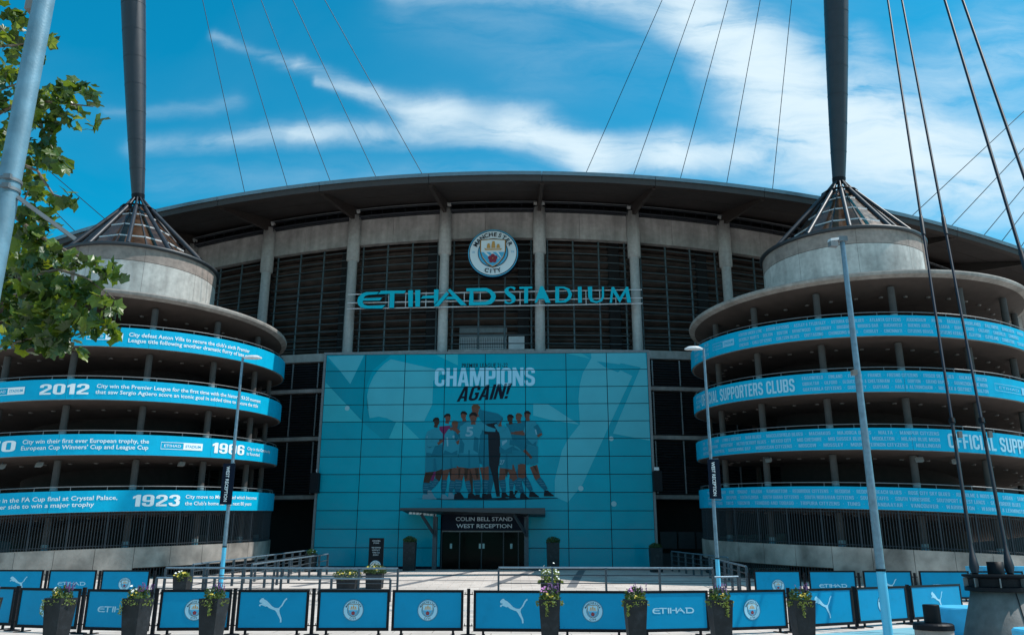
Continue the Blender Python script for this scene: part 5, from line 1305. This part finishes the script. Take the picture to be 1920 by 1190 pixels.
def flowers(n, c, rad, size, hz=.05):
    mb = MB()
    for i in range(n):
        p = Vector(c)+Vector((rnd.gauss(0,rad*.5), rnd.gauss(0,rad*.5), rnd.gauss(0,hz))); nrm = Vector((rnd.gauss(0,.4), rnd.gauss(-.5,.4), 1)).normalized(); a = nrm.orthogonal().normalized(); b = nrm.cross(a)
        k = 6; vs = [p]+[p+(a*math.cos(6.283*j/k)+b*math.sin(6.283*j/k))*size*(1 if j % 2 else .75)+nrm*size*.15 for j in range(k)]
        mb.add(vs, [(0, j+1, (j+1) % k+1) for j in range(k)])
    return mb
def spikes(n, c, h, m_):
    mb = MB()
    for i in range(n):
        p = Vector(c)+Vector((rnd.gauss(0,.055), rnd.gauss(0,.055), 0)); d = Vector((rnd.gauss(0,.18), rnd.gauss(0,.18), 1)).normalized(); L_ = h*rnd.uniform(.6, 1.1)
        for j in range(9):
            f = .45+.55*j/9; q = p+d*L_*f; s = .017*(1.2-f*.5); a = rnd.uniform(0, 3.14); e = Vector((math.cos(a), math.sin(a), .6))*s; e2 = Vector((-math.sin(a), math.cos(a), .6))*s
            mb.add([q-e, q+e2, q+e, q-e2], [(0,1,2,3)])
    return mb
def pot_mesh(wb, wt, h):
    mb = MB(); b, t = wb/2, wt/2; th = .025
    vs = [(s*b, q*b, 0) for s, q in ((-1,-1),(1,-1),(1,1),(-1,1))]+[(s*t, q*t, h) for s, q in ((-1,-1),(1,-1),(1,1),(-1,1))]+[(s*(t-th), q*(t-th), h) for s, q in ((-1,-1),(1,-1),(1,1),(-1,1))]+[(s*(t-th), q*(t-th), h-.06) for s, q in ((-1,-1),(1,-1),(1,1),(-1,1))]
    fs = [(3,2,1,0)]
    for o_ in (0, 4, 8):
        for k in range(4): fs.append((o_+k, o_+(k+1) % 4, o_+4+(k+1) % 4, o_+4+k))
    mb.add(vs, fs); return mb
def flower_planter(x, y, rzv, label, pink, yel, seed):
    rnd.seed(seed); t = thing('flower_planter', label, 'planter', (x, y, g(y)), rzv, 'tapered planters along the barriers')
    pot_mesh(.26, .39, .93).build('pot', PLANT, t)
    mb = MB(); mb.box((-.18, -.18, .84), (.18, .18, .885)); mb.build('soil', SOIL, t)
    leaf_clump(360, .235, .235, .12, .026, .90, trail=.09).build('foliage', LEAF3, t, kind='stuff')
    mb = leaf_clump(60, .03, .03, .3, .02, .70); mb.v = [(v[0]-.17+(seed % 3)*.12, v[1]-.23, v[2]-.05) for v in mb.v]; mb.build('trailing_stem', LEAF3, t, kind='stuff')
    leaf_clump(200, .20, .18, .2, .03, .95).build('leaves', LEAF2, t, kind='stuff')
    spikes(15, (.08, .04, .95), .27, PUR).build('purple_spikes', PUR, t, kind='stuff')
    flowers(yel, (.0, -.14, 1.0), .06, .026, .02).build('yellow_flowers', YEL, t)
    if pink: flowers(pink, (-.10, -.05, 1.09), .07, .030, .03).build('pink_flowers', PINK if pink > 5 else WPET, t)
for (x, rzv, lab, pk, yl_) in ((-9.6, -.32, 'tapered grey planter with flowers cut by the left edge', 4, 7), (-8.22, -.30, 'tapered grey planter with purple flowers, in front of the second barrier at left', 5, 8), (-6.81, -.27, 'tapered grey planter hiding the end of the lettered barrier at left', 5, 8), (-5.42, -.24, 'tapered grey planter standing left of the leaping cat barrier', 4, 8),
   (.70, -.04, 'tapered grey planter with pink flowers just right of the centre', 12, 7), (2.26, .03, 'tapered grey planter with pink and purple flowers left of the lettered barrier', 13, 5), (3.80, .05, 'tapered grey planter with yellow flowers right of the lettered barrier', 0, 8), (5.29, .06, 'rightmost tapered grey planter with flowers and a long trailing stem', 0, 11)):
    flower_planter(x, 15.8, rzv, lab, pk, yl_, int(abs(x)*100))
def shrub_planter(x, y, w_, h, label, white=0, rad=.38, sh=.35, yellow=0, green=True, wb=None):
    z = g(y); t = thing('shrub_planter', label, 'planter', (x, y, z))
    pot_mesh(wb or w_*.92, w_, h).build('pot', PLANT, t)
    leaf_clump(700, rad, rad, sh, .05, h-.02, trail=.12 if white else 0).build('foliage', LEAF2 if not white else LEAF3, t, kind='stuff')
    if white: flowers(white, (0, -rad*.4, h+sh*.6), rad*.8, .045, sh*.22).build('white_flowers', WPET, t)
    if yellow: flowers(yellow, (0, -rad*.5, h+sh*.5), rad, .05, .05).build('yellow_flowers', YEL, t)
a = at(768, 1040, 50.5); shrub_planter(a.x, 50.5, .74, 1.62, 'tall square dark planter with clipped green shrub left of the entrance canopy', sh=.38, rad=.42)
a = at(1037, 1040, 50.5); shrub_planter(a.x, 50.5, .74, 1.62, 'tall square dark planter with clipped green shrub right of the entrance doors', sh=.38, rad=.42)
a = at(583, 1050, 49); shrub_planter(a.x, 49, .6, 1.0, 'dark planter with white flowers at the left foot of the glass front', white=14, rad=.3, sh=.25)
a = at(1230, 1050, 49.5); shrub_planter(a.x, 49.5, .7, 1.35, 'dark planter with shrub in shade at the right foot of the glass front', sh=.3, rad=.38)
a = at(1032, 1080, 33); shrub_planter(a.x, 33, .75, .62, 'wide planter bush with white flowers behind the long plaza railing', white=42, rad=.46, sh=.50)
a = at(343, 1080, 29.5); shrub_planter(a.x, 29.5, .5, .88, 'dark planter with white and yellow flowers behind the left plaza railing', white=10, yellow=10, rad=.24, sh=.16, wb=.36)
a = at(652, 1082, 36); shrub_planter(a.x, 36, .8, .42, 'low planter with spreading bush behind the left plaza railing', white=0, yellow=14, rad=.62, sh=.45)
a = at(703, 1080, 36.5); shrub_planter(a.x, 36.5, .7, .62, 'low planter with yellow green plants in front of the information totem', yellow=18, rad=.5, sh=.4)

tot_ = at(705, 1040, 47.5)
tt = thing('information_totem', 'black upright information sign with small white text and round crest left of the doors', 'sign', (tot_.x, 47.5, g(47.5)), AX)
ztp = at(705, 1008, 47.5).z-g(47.5)
mb = MB(); mb.box((-.41, -.06, 0), (.41, .06, ztp)); mb.build('slab', BLACK, tt)
mb = MB()
for s, w_, zz in (('COLIN BELL', .24, .18), ('STAND', .16, .30), ('WEST RECEPTION', .25, .55), ('HOSPITALITY', .22, .68), ('TUNNEL CLUB', .2, .81), ('ENTRANCE', .15, .94)):
    put_text(mb, s, -w_, w_, ztp-zz, .07, lambda x, z: (x, -.065, z), .01)
mb.build('lettering', mat('totem_text', (.5, .52, .55), .5), tt)
me = crest_mesh(.5, False); me.v = [(x*.33, y*.33-.066, z*.33) for x, y, z in me.v]; me.build('crest_print', CM, tt, (0, 0, ztp-1.52))

# small wall boxes
for (u, v, lab, s_) in ((592, 905, 'black wall speaker at the left edge of the glass front', -1), (1232, 902, 'black wall speaker at the right edge of the glass front', 1)):
    p = pl(u, v, 4.9); t = sthing('wall_speaker', lab, 'speaker')
    mb = MB(); mb.box((p.x-.28, 4.5, p.z-.65), (p.x+.28, 4.94, p.z+.62)); mb.build('box', BLACK, t)
    mb = MB(); mb.box((p.x-.2*s_-.08 if s_ < 0 else p.x-.2, 4.45, p.z+.66), (p.x+.1, 4.6, p.z+.86)); mb.build('small_camera', WHITEM, t)

# ------------------------------------------------------------------ plane tree at the left
rt = random.Random(11)
tree = thing('plane_tree', 'leafy plane tree reaching in from the left edge behind the pale pole', 'tree', (-9.6, 10.5, 0))
TB = Vector((-9.6, 10.5, 0))
mb = MB(); mb.tube([(0,0,0), (.05,0,.5), (.1,.05,2.2), (.2,0,4.0), (.25,-.1,6.0), (.2,0,8.5), (.1,0,11)], [.30, .24, .21, .19, .15, .09, .03], 14); mb.build('trunk', BARK, tree)
twigs = MB()
def branch(pts, r0, r1=.006):
    n = len(pts); mb.tube(pts, [r0+(r1-r0)*i/(n-1) for i in range(n)], 7)
lobes = [(0,1.0),(10,.80),(22,.72),(36,.66),(50,.84),(60,.93),(72,.74),(92,.60),(112,.62),(128,.66),(150,.44),(180,.34)]
def leafshape():
    pts = []
    for a, r_ in lobes: pts.append((math.sin(R(a))*r_*.55*1.25, math.cos(R(a))*r_*.55))
    for a, r_ in lobes[-2:0:-1]: pts.append((-math.sin(R(a))*r_*.55*1.25, math.cos(R(a))*r_*.55))
    return pts
LS = leafshape(); nL = len(LS)
crown = MB()
def leaf(c, s):
    n = Vector((rt.gauss(0,.75), rt.gauss(-.2,.75), rt.gauss(.55,.55))).normalized(); a = n.orthogonal().normalized(); a.rotate(Matrix.Rotation(rt.uniform(0,6.28), 3, n)); b = n.cross(a)
    cup = rt.uniform(-.35, .25); vs = [c]
    for x, y in LS: vs.append(c+a*x*s+b*y*s+n*(cup*(x*x*1.6+y*y*.7)*s+rt.uniform(-.03,.03)*s))
    crown.add(vs, [(0, i+1, (i+1) % nL+1) for i in range(nL)], rt.choice((0, 0, 1, 1, 2)))
clusters = [ # (u, v, radius px, n, Y)
 (25,30,28,16,7.9),(10,75,30,22,8.2),(45,95,32,26,8.0),(85,65,18,7,7.8),(15,140,32,26,8.4),(5,190,30,24,8.2),(95,78,10,2,7.6),
 (75,185,26,22,7.7),(110,172,24,18,7.6),(145,165,18,9,7.5),(170,180,16,6,7.45),(185,172,10,2,7.4),(120,205,26,18,7.6),(165,222,16,6,7.5),(192,222,7,1,7.4),(90,235,24,20,7.7),(60,215,30,26,7.9),(155,238,12,3,7.5),
 (85,280,26,22,7.8),(105,300,20,12,7.7),(60,300,34,34,8.2),(120,315,9,3,7.6),(15,260,36,34,8.5),(20,320,30,26,8.4),(50,340,24,16,8.2),
 (140,372,14,5,7.6),(95,385,14,6,7.7),(75,365,22,16,8),(125,378,9,2,7.6),(55,400,24,20,8),(90,415,18,12,7.8),(40,430,24,20,8),(70,450,24,22,7.8),
 (15,480,40,44,8.4),(60,490,36,44,8),(110,480,24,20,7.7),(145,488,16,8,7.5),(170,498,14,4,7.5),(190,510,14,7,7.4),(215,515,14,5,7.4),(232,523,6,1,7.3),(175,485,12,3,7.4),(205,498,9,3,7.4),
 (30,540,44,56,8.2),(85,545,38,50,7.8),(130,545,26,26,7.6),(165,540,16,8,7.5),(195,572,22,12,7.4),(215,580,12,4,7.35),(25,590,46,56,8.2),(85,600,42,58,7.8),(140,600,32,40,7.6),(185,610,26,22,7.45),(210,620,16,8,7.4),
 (50,630,34,30,7.9),(110,640,30,26,7.6),(145,655,10,3,7.5),(85,658,12,4,7.7),(215,635,9,3,7.4),(8,650,12,5,8),(160,560,18,10,7.5)]
for (u, v, rp, n, Y) in clusters:
    C = at(u, v, Y)-TB; rr_ = rp*Y/1500
    for i in range(int(n*1.3)):
        d = Vector((rt.gauss(0,1), rt.gauss(0,1), rt.gauss(0,1))).normalized()*rr_*rt.random()**.45; d.y *= 1.8
        leaf(C+d, rt.uniform(.10, .18))
# the rest of the crown, out of view to the left and above
for i in range(2600):
    while True:
        d = Vector((rt.uniform(-1,1), rt.uniform(-1,1), rt.uniform(-1,1)))
        if .35 < d.length < 1: break
    p = Vector((-.3, 0, 7.6))+Vector((d.x*3.0, d.y*3.0, d.z*3.8)); wp = p+TB
    # keep to the left of the view's edge
    dd = wp-Vector((0,0,EYE)); Zc = dd.dot(F); uu = 960+FPX*dd.dot(Xr)/Zc
    if uu > -40: continue
    leaf(p, rt.uniform(.12, .2))
crown.build('crown', [LEAF, mat('plane_leaf_dark', (.026, .058, .012), .36, var=.4, vscale=3, transl=.2), mat('plane_leaf_young', (.10, .155, .025), .4, var=.3, vscale=3, transl=.42)], tree, kind='stuff')
hub = [Vector((.2, 0, 3.6)), Vector((.25, -.1, 5.2)), Vector((.2, 0, 7.0)), Vector((.2, 0, 8.2))]
mb = MB()
def wpt(u, v, Y): return at(u, v, Y)-TB
for (h_, path) in ((1, [(-40,560,8.6),(40,520,8.1),(110,505,7.7),(160,520,7.5),(215,560,7.4)]), (1, [(-60,620,8.6),(30,590,8.1),(120,600,7.7),(200,612,7.45)]), (1, [(20,400,8.1),(70,440,7.8),(120,468,7.6),(165,490,7.45),(205,508,7.4)]),
    (2, [(-60,330,8.8),(20,300,8.3),(70,320,7.9),(100,365,7.7),(135,375,7.6)]), (2, [(-50,240,8.6),(20,200,8.2),(80,190,7.7),(130,195,7.6),(175,200,7.45)]), (2, [(-50,190,8.6),(10,165,8.2),(40,155,8)]), (3, [(-40,90,8.6),(30,85,8),(80,75,7.8)]), (3, [(-40,30,8.6),(0,50,8.2),(20,75,8)]),
    (1, [(-40,480,8.8),(10,430,8.4),(40,390,8.1),(60,340,8.1)]), (0, [(-90,700,8.9),(0,650,8.2),(70,630,7.8),(130,640,7.6)])):
    pts = [hub[h_]]+[wpt(*p) for p in path]; mb2 = MB(); n = len(pts)
    mb2.tube(pts, [.055]+[.026*(1-i/(n-1))+.005 for i in range(1, n)], 6); mb2.build('branch', BARK, tree)
